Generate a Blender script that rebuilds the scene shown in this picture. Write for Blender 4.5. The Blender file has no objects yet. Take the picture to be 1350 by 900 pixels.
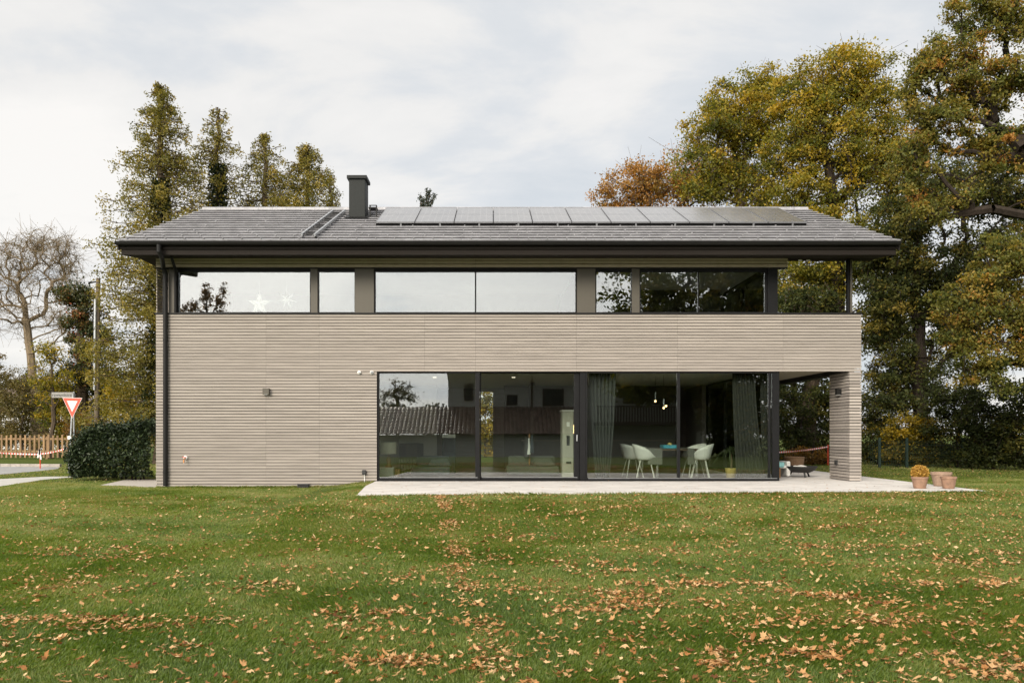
import bpy, math, random
import numpy as np
from mathutils import Vector, Matrix

random.seed(7)
RNG = np.random.default_rng(11)
R = math.radians
C = bpy.context.scene.collection
scene = bpy.context.scene

# ------------------------------------------------------------------ camera maths
F, CX, HY, D, EYE = 1092.0, 650.0, 570.0, 19.2, 1.28      # focal length in px of the 1350 px wide photo


def P(px, py, d):
    """photo pixel at distance d from the lens -> world point"""
    return Vector(((px - CX) * d / F, d - D, EYE + (HY - py) * d / F))


def X(px, d=D):
    return (px - CX) * d / F


def Z(py, d=D):
    return EYE + (HY - py) * d / F


def smooth(a, b, v):
    t = np.clip((np.asarray(v, float) - a) / (b - a), 0, 1)
    return t * t * (3 - 2 * t)


def gz(x, y):
    """height of the ground"""
    return (0.125 * smooth(-3.9, -2.7, x) * smooth(-9.5, -4.9, y)
            - 1.2 * smooth(24, 29.5, -np.asarray(y, float)))


def G(px, py, z=0.0):
    d = (EYE - z) * F / (py - HY)
    return ((px - CX) * d / F, d - D)


# ------------------------------------------------------------------ value noise
_T = RNG.random((256, 256))


def vnoise(x, y):
    x = np.asarray(x, float); y = np.asarray(y, float)
    xi = np.floor(x).astype(int); yi = np.floor(y).astype(int)
    fx = x - xi; fy = y - yi
    fx = fx * fx * (3 - 2 * fx); fy = fy * fy * (3 - 2 * fy)
    g = lambda i, j: _T[i % 256, j % 256]
    return ((g(xi, yi) * (1 - fx) + g(xi + 1, yi) * fx) * (1 - fy)
            + (g(xi, yi + 1) * (1 - fx) + g(xi + 1, yi + 1) * fx) * fy)


def fbm(x, y, o=4):
    s = 0; a = 1; t = 0
    for k in range(o):
        s = s + a * vnoise(x * 2 ** k + 17.3 * k, y * 2 ** k + 5.1 * k); t += a; a *= .55
    return s / t


# ------------------------------------------------------------------ materials
M = {}


def nodes_of(name):
    m = bpy.data.materials.new(name); m.use_nodes = True
    nt = m.node_tree; nt.nodes.clear()
    out = nt.nodes.new('ShaderNodeOutputMaterial')
    M[name] = m
    return m, nt, out


def N(nt, t, **kw):
    n = nt.nodes.new('ShaderNode' + t)
    for k, v in kw.items():
        if k in n.inputs.keys():
            n.inputs[k].default_value = v
        else:
            setattr(n, k, v)
    return n


def L(nt, a, b):
    nt.links.new(a, b)


def ramp(nt, stops):
    r = nt.nodes.new('ShaderNodeValToRGB')
    e = r.color_ramp.elements
    while len(e) < len(stops):
        e.new(.5)
    for i, (p, c) in enumerate(stops):
        e[i].position = p; e[i].color = (*c, 1)
    return r


def mat(name, col, rough=.6, metal=0., var=.18, scale=6., stretch=(1, 1, 1), bump=0., bscale=40., spec=.5, tint=False, coat=0.):
    """one surface: base colour broken up by two sizes of noise, optional per-piece tint and bump"""
    m, nt, out = nodes_of(name)
    b = N(nt, 'BsdfPrincipled', Roughness=rough, Metallic=metal)
    b.inputs['Specular IOR Level'].default_value = spec
    b.inputs['Coat Weight'].default_value = coat
    tc = N(nt, 'TexCoord'); mp = N(nt, 'Mapping'); mp.inputs['Scale'].default_value = stretch
    L(nt, tc.outputs['Object'], mp.inputs['Vector'])
    n1 = N(nt, 'TexNoise', Scale=scale, Detail=6., Roughness=.62)
    L(nt, mp.outputs[0], n1.inputs['Vector'])
    lo = tuple(c * (1 - var) for c in col); hi = tuple(min(1, c * (1 + var)) for c in col)
    r = ramp(nt, [(.28, lo), (.72, hi)])
    L(nt, n1.outputs['Fac'], r.inputs[0])
    last = r.outputs[0]
    if tint:
        at = N(nt, 'Attribute', attribute_name='t')
        mr = N(nt, 'MapRange'); mr.inputs['To Min'].default_value = .8; mr.inputs['To Max'].default_value = 1.2
        L(nt, at.outputs['Fac'], mr.inputs['Value'])
        mx = N(nt, 'Mix', data_type='RGBA', blend_type='MULTIPLY'); mx.inputs[0].default_value = 1
        L(nt, last, mx.inputs[6]); L(nt, mr.outputs[0], mx.inputs[7]); last = mx.outputs[2]
    L(nt, last, b.inputs['Base Color'])
    mrr = N(nt, 'MapRange'); mrr.inputs['To Min'].default_value = max(0, rough - .08); mrr.inputs['To Max'].default_value = min(1, rough + .08)
    L(nt, n1.outputs['Fac'], mrr.inputs['Value']); L(nt, mrr.outputs[0], b.inputs['Roughness'])
    if bump:
        n2 = N(nt, 'TexNoise', Scale=bscale, Detail=5.)
        L(nt, mp.outputs[0], n2.inputs['Vector'])
        bp = N(nt, 'Bump', Strength=bump, Distance=.01)
        L(nt, n2.outputs['Fac'], bp.inputs['Height']); L(nt, bp.outputs[0], b.inputs['Normal'])
    L(nt, b.outputs[0], out.inputs[0])
    return m


def leafmat(name, stops, trans=.35, rough=.5, spec=.35):
    m, nt, out = nodes_of(name)
    at = N(nt, 'Attribute', attribute_name='t')
    r = ramp(nt, stops)
    L(nt, at.outputs['Fac'], r.inputs[0])
    b = N(nt, 'BsdfPrincipled', Roughness=rough); b.inputs['Specular IOR Level'].default_value = spec
    L(nt, r.outputs[0], b.inputs['Base Color'])
    tr = N(nt, 'BsdfTranslucent')
    hs = N(nt, 'HueSaturation', Saturation=1.15, Value=1.25); L(nt, r.outputs[0], hs.inputs['Color'])
    L(nt, hs.outputs[0], tr.inputs['Color'])
    mx = N(nt, 'MixShader'); mx.inputs[0].default_value = trans
    L(nt, b.outputs[0], mx.inputs[1]); L(nt, tr.outputs[0], mx.inputs[2])
    L(nt, mx.outputs[0], out.inputs[0])
    return m


def glass(name, refl, tint):
    """coated insulating glass: mirror share rising with the angle, the rest clear"""
    m, nt, out = nodes_of(name)
    fr = N(nt, 'Fresnel', IOR=1.5)
    mr = N(nt, 'MapRange'); mr.inputs['From Min'].default_value = .04
    mr.inputs['To Min'].default_value = refl; mr.inputs['To Max'].default_value = 1
    L(nt, fr.outputs[0], mr.inputs['Value'])
    g = N(nt, 'BsdfGlossy', Roughness=0.0); g.inputs['Color'].default_value = (.97, .98, 1, 1)
    tr = N(nt, 'BsdfTransparent'); tr.inputs['Color'].default_value = (*tint, 1)
    tc = N(nt, 'TexCoord')
    nz = N(nt, 'TexNoise', Scale=.9, Detail=1.); L(nt, tc.outputs['Object'], nz.inputs['Vector'])
    bp = N(nt, 'Bump', Strength=.05, Distance=.012); L(nt, nz.outputs['Fac'], bp.inputs['Height'])
    L(nt, bp.outputs[0], g.inputs['Normal'])
    mx = N(nt, 'MixShader'); L(nt, mr.outputs[0], mx.inputs[0])
    L(nt, tr.outputs[0], mx.inputs[1]); L(nt, g.outputs[0], mx.inputs[2])
    L(nt, mx.outputs[0], out.inputs[0])
    return m


def emit(name, col, s):
    m, nt, out = nodes_of(name)
    e = N(nt, 'Emission', Strength=s); e.inputs['Color'].default_value = (*col, 1)
    L(nt, e.outputs[0], out.inputs[0])
    return m


mat('cladding', (.322, .286, .254), .75, var=.2, scale=3., stretch=(.5, 4, 14), bump=.25, bscale=60, spec=.2, tint=True)
mat('cladding_gap', (.022, .019, .017), .9)
mat('timber_light', (.42, .36, .28), .75, var=.1, spec=.2)
mat('dark_metal', (.014, .0135, .013), .5, var=.15, spec=.16)
mat('frame_metal', (.010, .010, .0105), .5, var=.15, spec=.14)
mat('bronze_panel', (.075, .066, .05), .55, .1, var=.1, scale=30)
mat('chimney_metal', (.020, .022, .021), .55, 0., spec=.15, var=.1)
mat('fascia', (.018, .0145, .012), .7, spec=.12, var=.25, scale=2, stretch=(.3, 4, 6))
mat('soffit', (.020, .016, .013), .8, spec=.1, var=.2, scale=2, stretch=(.3, 5, 1))
mat('roof_tile', (.262, .258, .268), .45, var=.26, scale=5, bump=.2, bscale=90, spec=.6, tint=True)
mat('galvanised', (.36, .37, .38), .45, .6, var=.15, scale=12)
mat('white_plaster', (.76, .74, .68), .85, var=.05, spec=.2)
mat('stove_plaster', (.46, .45, .38), .85, var=.1, spec=.2)
mat('white_paint', (.78, .77, .73), .6, var=.05)
mat('dark_wall', (.06, .052, .045), .7, var=.2)
mat('oak_floor', (.17, .11, .065), .35, var=.3, scale=3, stretch=(1, 8, 1))
mat('concrete_slab', (.585, .55, .51), .8, var=.17, scale=2.2, bump=.3, bscale=120, spec=.25, tint=True)
mat('gravel', (.42, .38, .33), .95, var=.35, scale=60, bump=.8, bscale=70)
mat('asphalt', (.30, .295, .285), .9, var=.16, scale=2.5, bump=.4, bscale=140)
mat('pavement', (.46, .44, .40), .9, var=.14, scale=4, bump=.4, bscale=120)
mat('kerb_stone', (.36, .32, .28), .9, var=.2, scale=8)
mat('bark', (.085, .064, .045), .95, var=.45, scale=5, stretch=(3, 3, .7), bump=.9, bscale=18, spec=.1)
mat('bark_grey', (.19, .145, .095), .95, var=.45, scale=5, stretch=(3, 3, .7), bump=.9, bscale=18, spec=.1)
mat('bark_dark', (.035, .027, .021), .95, var=.45, scale=5, stretch=(3, 3, .7), bump=.9, bscale=18, spec=.1)
mat('terracotta', (.27, .16, .105), .85, var=.28, scale=14, bump=.3, bscale=60)
mat('terracotta_pale', (.30, .20, .14), .85, var=.28, scale=14, bump=.3, bscale=60)
mat('soil', (.04, .028, .02), .95, bump=.8, bscale=80)
mat('black_iron', (.018, .018, .018), .6, var=.3)
mat('black_plastic', (.02, .02, .02), .5)
mat('ash', (.7, .69, .66), .95, var=.2, scale=50)
mat('chair_shell', (.80, .80, .76), .45, var=.03)
mat('chrome', (.6, .6, .6), .25, .9, var=.05)
mat('table_wood', (.12, .085, .055), .45, var=.25, scale=3, stretch=(1, 9, 1))
mat('linen_grey', (.16, .16, .14), .9, var=.15, scale=20)
mat('box_blue', (.05, .33, .45), .5, var=.3, scale=20)
mat('curtain', (.055, .056, .05), .9, var=.15, scale=8, stretch=(6, 6, .4))
mat('curtain_pale', (.075, .08, .078), .9, var=.1, scale=8, stretch=(6, 6, .4))
mat('pot_yellow', (.62, .47, .16), .5, var=.05)
mat('teal', (.22, .46, .46), .5)
mat('lamp_shade', (.66, .63, .46), .8, var=.04)
mat('wood_warm', (.36, .19, .08), .5, var=.25, scale=5, stretch=(1, 1, 6))
mat('sofa_blue', (.045, .06, .075), .9, var=.2, scale=30)
mat('sofa_grey', (.10, .105, .09), .9, var=.2, scale=30)
mat('brass', (.75, .5, .2), .3, .9)
mat('copper', (.55, .25, .1), .35, .9)
mat('star_paper', (.36, .36, .35), .85, var=.05, spec=.1)
mat('paper_white', (.88, .88, .85), .8, var=.03)
mat('sign_red', (.62, .06, .025), .4, var=.06)
mat('sign_white', (.60, .60, .58), .4, var=.04)
mat('sign_black', (.02, .02, .02), .5)
mat('tape_red', (.60, .06, .04), .5)
mat('tape_white', (.60, .58, .55), .5)
mat('fence_wood', (.24, .15, .075), .85, var=.3, scale=4, stretch=(4, 4, .6), tint=True)
mat('pole_wood', (.11, .085, .06), .9, var=.3, scale=5, stretch=(4, 4, .5))
mat('fence_green', (.012, .03, .022), .5)
mat('wicker', (.16, .095, .05), .85, var=.35, scale=40, bump=.6, bscale=60)
mat('neighbour_tile', (.20, .14, .11), .38, var=.35, scale=3, tint=True)
mat('neighbour_white', (.52, .51, .49), .9, var=.06)
mat('neighbour_wood', (.07, .045, .03), .8, var=.3, scale=4)
mat('plate_grey', (.24, .23, .21), .6, var=.2, scale=9)
mat('pv_frame', (.32, .32, .33), .35, .8, var=.05)


def pv_material():
    m, nt, out = nodes_of('pv_cell')
    b = N(nt, 'BsdfPrincipled', Roughness=.22); b.inputs['Specular IOR Level'].default_value = .5
    b.inputs['Coat Weight'].default_value = .6; b.inputs['Coat Roughness'].default_value = .12
    tc = N(nt, 'TexCoord')
    br = N(nt, 'TexBrick', offset=0.0, Scale=1.0)
    br.inputs['Color1'].default_value = (.080, .080, .088, 1); br.inputs['Color2'].default_value = (.088, .088, .095, 1)
    br.inputs['Mortar'].default_value = (.22, .22, .225, 1)
    br.inputs['Mortar Size'].default_value = .004; br.inputs['Brick Width'].default_value = .157; br.inputs['Row Height'].default_value = .17
    L(nt, tc.outputs['UV'], br.inputs['Vector'])
    nz = N(nt, 'TexNoise', Scale=3., Detail=5.); L(nt, tc.outputs['Object'], nz.inputs['Vector'])
    mx = N(nt, 'Mix', data_type='RGBA'); mx.inputs[7].default_value = (.24, .23, .22, 1)
    mr = N(nt, 'MapRange'); mr.inputs['From Min'].default_value = .35; mr.inputs['To Max'].default_value = .45
    L(nt, nz.outputs['Fac'], mr.inputs['Value']); L(nt, mr.outputs[0], mx.inputs[0])
    L(nt, br.outputs['Color'], mx.inputs[6]); L(nt, mx.outputs[2], b.inputs['Base Color'])
    L(nt, b.outputs[0], out.inputs[0])


pv_material()
glass('glass_upper', .135, (.93, .96, .94))
glass('glass_lower', .105, (.93, .97, .94))
emit('bulb', (1, .62, .28), 3.)
emit('bulb_small', (1, .85, .65), 1.0)

OLIVE = [(0, (.030, .038, .010)), (.3, (.075, .075, .016)), (.55, (.15, .115, .020)), (.8, (.26, .165, .022)), (1, (.36, .20, .03))]
leafmat('leaf_lime', spec=.2, stops=[(0, (.05, .062, .014)), (.3, (.12, .130, .022)), (.55, (.23, .20, .030)), (.8, (.38, .27, .035)), (1, (.48, .32, .045))], trans=.42)
leafmat('leaf_oak', spec=.2, stops=[(0, (.045, .06, .016)), (.35, (.105, .118, .028)), (.65, (.19, .17, .036)), (.88, (.31, .22, .045)), (1, (.38, .19, .05))], trans=.4)
leafmat('leaf_dark', [(0, (.020, .028, .009)), (.45, (.052, .062, .017)), (.75, (.12, .11, .024)), (1, (.24, .17, .03))], trans=.25, spec=.15)
leafmat('leaf_red', [(0, (.12, .095, .022)), (.35, (.24, .145, .03)), (.7, (.38, .17, .038)), (1, (.44, .26, .07))])
leafmat('leaf_conifer', [(0, (.07, .075, .018)), (.4, (.17, .152, .030)), (.75, (.27, .21, .04)), (1, (.35, .25, .06))])
leafmat('leaf_ivy', [(0, (.010, .020, .006)), (.5, (.025, .038, .010)), (.85, (.06, .065, .015)), (1, (.14, .10, .02))], trans=.2)
leafmat('leaf_ivy_red', [(0, (.014, .026, .008)), (.5, (.045, .055, .014)), (.75, (.11, .085, .02)), (1, (.24, .065, .02))], trans=.2)
leafmat('leaf_laurel', [(0, (.010, .019, .008)), (.6, (.023, .037, .014)), (1, (.052, .072, .026))], trans=.1, rough=.45, spec=.3)
leafmat('leaf_yellow', [(0, (.09, .085, .012)), (.5, (.26, .19, .012)), (1, (.46, .30, .02))])
leafmat('leaf_brown', [(0, (.06, .045, .014)), (.5, (.16, .095, .026)), (1, (.32, .17, .05))], trans=.55)
leafmat('leaf_bare', [(0, (.07, .065, .02)), (.5, (.14, .11, .03)), (1, (.22, .15, .05))])
leafmat('leaf_pine', [(0, (.018, .028, .018)), (1, (.05, .06, .035))], trans=.1)
leafmat('leaf_palm', [(0, (.03, .05, .02)), (1, (.09, .12, .05))], trans=.2)
leafmat('flower_mum', [(0, (.33, .17, .03)), (1, (.56, .34, .07))], trans=.2)
leafmat('grass_blade', [(0, (.055, .092, .014)), (.35, (.105, .165, .026)), (.6, (.170, .222, .042)), (.85, (.28, .28, .08)), (1, (.38, .31, .13))], trans=.45, rough=.45, spec=.4)
leafmat('litter_leaf', [(0, (.12, .045, .014)), (.3, (.33, .145, .042)), (.65, (.50, .285, .12)), (1, (.66, .45, .24))], trans=.15, rough=.65, spec=.25)


def ground_material():
    m, nt, out = nodes_of('lawn_soil')
    b = N(nt, 'BsdfPrincipled', Roughness=.95); b.inputs['Specular IOR Level'].default_value = .1
    tc = N(nt, 'TexCoord')
    n1 = N(nt, 'TexNoise', Scale=.35, Detail=8., Roughness=.6); L(nt, tc.outputs['Object'], n1.inputs['Vector'])
    n2 = N(nt, 'TexNoise', Scale=28., Detail=6., Roughness=.7); L(nt, tc.outputs['Object'], n2.inputs['Vector'])
    r1 = ramp(nt, [(.35, (.075, .108, .02)), (.65, (.12, .145, .03))]); L(nt, n1.outputs['Fac'], r1.inputs[0])
    r2 = ramp(nt, [(.3, (.35, .35, .35)), (.7, (1.2, 1.2, 1.1))]); L(nt, n2.outputs['Fac'], r2.inputs[0])
    mx = N(nt, 'Mix', data_type='RGBA', blend_type='MULTIPLY'); mx.inputs[0].default_value = 1
    L(nt, r1.outputs[0], mx.inputs[6]); L(nt, r2.outputs[0], mx.inputs[7]); L(nt, mx.outputs[2], b.inputs['Base Color'])
    bp = N(nt, 'Bump', Strength=.7, Distance=.03); L(nt, n2.outputs['Fac'], bp.inputs['Height']); L(nt, bp.outputs[0], b.inputs['Normal'])
    L(nt, b.outputs[0], out.inputs[0])


ground_material()


# ------------------------------------------------------------------ mesh builder
class MB:
    def __init__(s):
        s.v = []; s.f = []; s.t = []; s.mi = []; s.uv = {}

    def face(s, idx, t=.5, mi=0):
        s.f.append(tuple(idx)); s.t.append(t); s.mi.append(mi)

    def box(s, x0, x1, y0, y1, z0, z1, t=.5, mi=0):
        b = len(s.v)
        s.v += [(x0, y0, z0), (x1, y0, z0), (x1, y1, z0), (x0, y1, z0), (x0, y0, z1), (x1, y0, z1), (x1, y1, z1), (x0, y1, z1)]
        for q in ((0, 3, 2, 1), (4, 5, 6, 7), (0, 1, 5, 4), (1, 2, 6, 5), (2, 3, 7, 6), (3, 0, 4, 7)):
            s.face([b + i for i in q], t, mi)
        return s

    def hexa(s, pts, t=.5, mi=0):
        """eight corners: bottom ring then top ring"""
        b = len(s.v); s.v += [tuple(p) for p in pts]
        for q in ((0, 3, 2, 1), (4, 5, 6, 7), (0, 1, 5, 4), (1, 2, 6, 5), (2, 3, 7, 6), (3, 0, 4, 7)):
            s.face([b + i for i in q], t, mi)
        return s

    def prism(s, poly, z0, z1, t=.5, mi=0):
        """vertical prism over a plan polygon (counter-clockwise)"""
        b = len(s.v); n = len(poly)
        s.v += [(p[0], p[1], z0) for p in poly] + [(p[0], p[1], z1) for p in poly]
        s.face(list(range(b + n - 1, b - 1, -1)), t, mi); s.face(list(range(b + n, b + 2 * n)), t, mi)
        for i in range(n):
            j = (i + 1) % n
            s.face((b + i, b + j, b + n + j, b + n + i), t, mi)
        return s

    def extr(s, poly, y0, y1, t=.5, mi=0):
        """prism over an (x,z) outline, from y0 to y1"""
        b = len(s.v); n = len(poly)
        s.v += [(p[0], y0, p[1]) for p in poly] + [(p[0], y1, p[1]) for p in poly]
        s.face(list(range(b, b + n)), t, mi); s.face(list(range(b + 2 * n - 1, b + n - 1, -1)), t, mi)
        for i in range(n):
            j = (i + 1) % n
            s.face((b + j, b + i, b + n + i, b + n + j), t, mi)
        return s

    def extx(s, poly, x0, x1, t=.5, mi=0):
        """prism over a (y,z) outline, from x0 to x1"""
        b = len(s.v); n = len(poly)
        s.v += [(x0, p[0], p[1]) for p in poly] + [(x1, p[0], p[1]) for p in poly]
        s.face(list(range(b + n - 1, b - 1, -1)), t, mi); s.face(list(range(b + n, b + 2 * n)), t, mi)
        for i in range(n):
            j = (i + 1) % n
            s.face((b + i, b + j, b + n + j, b + n + i), t, mi)
        return s

    def tube(s, pts, rad, n=8, t=.5, mi=0, cap=True):
        pts = [Vector(p) for p in pts]
        rad = rad if isinstance(rad, (list, tuple)) else [rad] * len(pts)
        b = len(s.v); up = None
        for i, p in enumerate(pts):
            d = (pts[min(i + 1, len(pts) - 1)] - pts[max(i - 1, 0)]).normalized()
            if up is None:
                up = d.orthogonal().normalized()
            a = (up - d * up.dot(d))
            a = a.normalized() if a.length > 1e-5 else d.orthogonal().normalized()
            up = a; c = d.cross(a)
            for k in range(n):
                w = 2 * math.pi * k / n
                s.v.append(tuple(p + (a * math.cos(w) + c * math.sin(w)) * rad[i]))
        for i in range(len(pts) - 1):
            for k in range(n):
                k2 = (k + 1) % n
                s.face((b + i * n + k, b + i * n + k2, b + (i + 1) * n + k2, b + (i + 1) * n + k), t, mi)
        if cap:
            s.face([b + k for k in range(n - 1, -1, -1)], t, mi)
            e = b + (len(pts) - 1) * n
            s.face([e + k for k in range(n)], t, mi)
        return s

    def lathe(s, prof, cx=0, cy=0, cz=0, n=28, t=.5, mi=0):
        b = len(s.v)
        for (r, z) in prof:
            for k in range(n):
                w = 2 * math.pi * k / n
                s.v.append((cx + r * math.cos(w), cy + r * math.sin(w), cz + z))
        for i in range(len(prof) - 1):
            for k in range(n):
                k2 = (k + 1) % n
                s.face((b + i * n + k, b + i * n + k2, b + (i + 1) * n + k2, b + (i + 1) * n + k), t, mi)
        s.face([b + k for k in range(n - 1, -1, -1)], t, mi)
        e = b + (len(prof) - 1) * n
        s.face([e + k for k in range(n)], t, mi)
        return s

    def build(s, name, m, parent=None, smooth_=False, bevel=0.):
        me = bpy.data.meshes.new(name)
        me.from_pydata(s.v, [], s.f)
        for q in (m if isinstance(m, (list, tuple)) else [m]):
            me.materials.append(M[q])
        me.polygons.foreach_set('material_index', s.mi)
        a = me.attributes.new('t', 'FLOAT', 'FACE'); a.data.foreach_set('value', s.t)
        if smooth_:
            me.polygons.foreach_set('use_smooth', [True] * len(s.f))
        me.update()
        o = bpy.data.objects.new(name, me); C.objects.link(o)
        if bevel:
            bv = o.modifiers.new('bevel', 'BEVEL'); bv.width = bevel; bv.segments = 2; bv.limit_method = 'ANGLE'
        if parent:
            attach(o, parent)
        return o


WORLD = {}


def attach(o, parent):
    """o's mesh is written in world coordinates; keep it there under its parent"""
    o.parent = parent
    o.matrix_parent_inverse = Matrix.Identity(4)
    off = Vector((0, 0, 0)); p = parent
    while p:
        off += p.location; p = p.parent
    o.location = o.location - off if o.location.length else -off


def tag(o, label=None, cat=None, group=None, kind=None):
    if label: o['label'] = label
    if cat: o['category'] = cat
    if group: o['group'] = group
    if kind: o['kind'] = kind
    return o


def thing(name, label, cat, loc=(0, 0, 0), group=None):
    o = bpy.data.objects.new(name, None); C.objects.link(o)
    o.location = loc; o.empty_display_size = .2
    return tag(o, label, cat, group)


def rebase(o, loc):
    """move a one-mesh thing's origin to its base"""
    loc = Vector(loc)
    o.data.transform(Matrix.Translation(-loc)); o.location = loc
    return o


def quadmesh(name, V, k, m, t=None, parent=None, smooth_=False):
    """V: (n,k,3) array of k-gons"""
    n = len(V)
    me = bpy.data.meshes.new(name)
    me.vertices.add(n * k); me.vertices.foreach_set('co', np.ascontiguousarray(V, dtype=np.float32).ravel())
    me.loops.add(n * k); me.loops.foreach_set('vertex_index', np.arange(n * k, dtype=np.int32))
    me.polygons.add(n)
    me.polygons.foreach_set('loop_start', np.arange(0, n * k, k, dtype=np.int32))
    me.update(calc_edges=True)
    me.materials.append(M[m])
    if t is not None:
        a = me.attributes.new('t', 'FLOAT', 'FACE'); a.data.foreach_set('value', np.ascontiguousarray(t, dtype=np.float32))
    o = bpy.data.objects.new(name, me); C.objects.link(o)
    if parent: attach(o, parent)
    return o


def nrm(a):
    return a / np.maximum(np.linalg.norm(a, axis=-1, keepdims=True), 1e-9)


def leaf_quads(c, size, rng, up=.5, aspect=.6, fold=.25):
    n = len(c)
    size = np.broadcast_to(size, (n,))[:, None]
    nn = nrm(rng.normal(size=(n, 3)) + np.array([0, 0, up]))
    ax = nrm(np.cross(nn, rng.normal(size=(n, 3))))
    sd = np.cross(nn, ax)
    base = c - ax * size * .5; tip = c + ax * size * .5
    off = rng.uniform(-.12, .12, (n, 1)) * size * ax
    l = c + off + sd * size * aspect * .5 + nn * fold * size * .4
    r = c + off - sd * size * aspect * .5 + nn * fold * size * .4
    return np.stack([base, r, tip, l], 1)


# ------------------------------------------------------------------ tree growing
def skeleton(trunk, tips, rng, up_pen=1.2, path_w=.35, droop=0., limbs=()):
    """join every tip to the nearest good node of what has grown so far"""
    pos = [np.array(p, float) for p in trunk]; par = [-1] + list(range(len(trunk) - 1))
    plen = [0.0]
    for i in range(1, len(trunk)):
        plen.append(plen[-1] + np.linalg.norm(pos[i] - pos[i - 1]))
    lends = []
    for lm in limbs:
        j = int(np.argmin(np.linalg.norm(np.array(pos[:len(trunk)]) - lm[0], axis=1)))
        last = j
        for i in range(len(lm)):
            for q in range(1, 4):
                a_ = pos[j] if i == 0 else lm[i - 1]
                pt = a_ + (lm[i] - a_) * q / 3 + rng.normal(0, .03, 3)
                pos.append(pt); par.append(last); plen.append(plen[last] + np.linalg.norm(pt - pos[last])); last = len(pos) - 1
                lends.append(last)
    tips = np.asarray(tips)
    A = np.array(pos)
    dist = np.min(np.linalg.norm(tips[:, None] - A[None], axis=2), axis=1)
    ends = []
    for ti in np.argsort(dist):
        c = tips[ti]
        Pn = np.array(pos); dv = c - Pn; dl = np.linalg.norm(dv, axis=1)
        cost = dl + path_w * np.array(plen) * .5 + up_pen * np.maximum(0, Pn[:, 2] - c[2] + .15 * dl)
        cost[:max(1, int(len(trunk) * .22))] += 4
        j = int(np.argmin(cost)); p0 = pos[j]
        k = int(max(2, min(6, dl[j] / .45)))
        mid = (p0 + c) / 2 + np.array([0, 0, .14 * dl[j] - droop * dl[j]]) + rng.normal(0, .07, 3) * dl[j]
        last = j
        for q in range(1, k + 1):
            u = q / k
            pt = (1 - u) ** 2 * p0 + 2 * u * (1 - u) * mid + u * u * c + (rng.normal(0, .035, 3) * dl[j] if q < k else 0)
            pos.append(pt); par.append(last); plen.append(plen[last] + np.linalg.norm(pt - pos[last])); last = len(pos) - 1
        ends.append(last)
    n = len(pos); cnt = np.zeros(n)
    for e in ends: cnt[e] += 1
    for e in lends: cnt[e] += .7
    for i in range(n - 1, 0, -1):
        if i >= len(trunk): cnt[par[i]] += cnt[i]
    for i in range(len(trunk) - 1, 0, -1):
        cnt[i - 1] += cnt[i]
    return np.array(pos), np.array(par), cnt


def limb_mesh(pos, par, cnt, r_tip, r_trunk, ntr, m, parent, sides=6, power=None, extra=None):
    """frustums along the skeleton as one mesh"""
    tot = max(cnt[0], 2)
    pw = math.log(r_trunk / r_tip) / math.log(tot) if power is None else power
    rad = r_tip * np.maximum(cnt, 1) ** pw
    main = np.full(len(pos), -1)
    for i in range(1, len(pos)):
        p_ = par[i]
        if main[p_] < 0 or cnt[i] > cnt[main[p_]]: main[p_] = i
    for i in range(1, len(pos)):
        if i >= ntr and main[par[i]] == i: rad[i] = max(rad[i], .80 * rad[par[i]])
    rad[0] *= 1.25
    idx = np.arange(1, len(pos))
    a = pos[par[idx]]; b = pos[idx]
    rb = rad[idx]; ra = np.minimum(rad[par[idx]], rb * 1.5)
    ra[:ntr - 1] = rad[par[idx]][:ntr - 1]
    if extra is not None:
        a = np.concatenate([a, extra[0]]); b = np.concatenate([b, extra[1]])
        ra = np.concatenate([ra, np.full(len(extra[0]), extra[2])]); rb = np.concatenate([rb, np.full(len(extra[0]), extra[2] * .5)])
    d = nrm(b - a)
    ref = np.where(np.abs(d[:, 2:3]) > .9, np.array([[1., 0, 0]]), np.array([[0, 0, 1.]]))
    u = nrm(np.cross(d, ref)); w = np.cross(d, u)
    ring = []
    for k in range(sides):
        t = 2 * math.pi * k / sides
        o = u * math.cos(t) + w * math.sin(t)
        ring.append((a + o * ra[:, None], b + o * rb[:, None]))
    Q = []
    for k in range(sides):
        k2 = (k + 1) % sides
        Q.append(np.stack([ring[k][0], ring[k2][0], ring[k2][1], ring[k][1]], 1))
    o = quadmesh('trunk', np.concatenate(Q), 4, m, parent=parent)
    return o


def blob_points(blobs, d, rng):
    """blobs: (px, py, rx_px, rz_px, ry_m, n[, dd]) -> points"""
    out = []
    for b in blobs:
        px, py, rx, rz, ry, n = b[:6]
        dd = d + (b[6] if len(b) > 6 else 0)
        c = np.array(P(px, py, dd)); s = dd / F
        v = nrm(rng.normal(size=(n, 3))) * (rng.random((n, 1)) ** (1 / 2.3))
        v *= 1 + np.clip(.16 * rng.normal(size=(n, 1)), -.3, .2)
        out.append(c + v * np.array([rx * s, ry, rz * s]))
    return np.concatenate(out)


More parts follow.
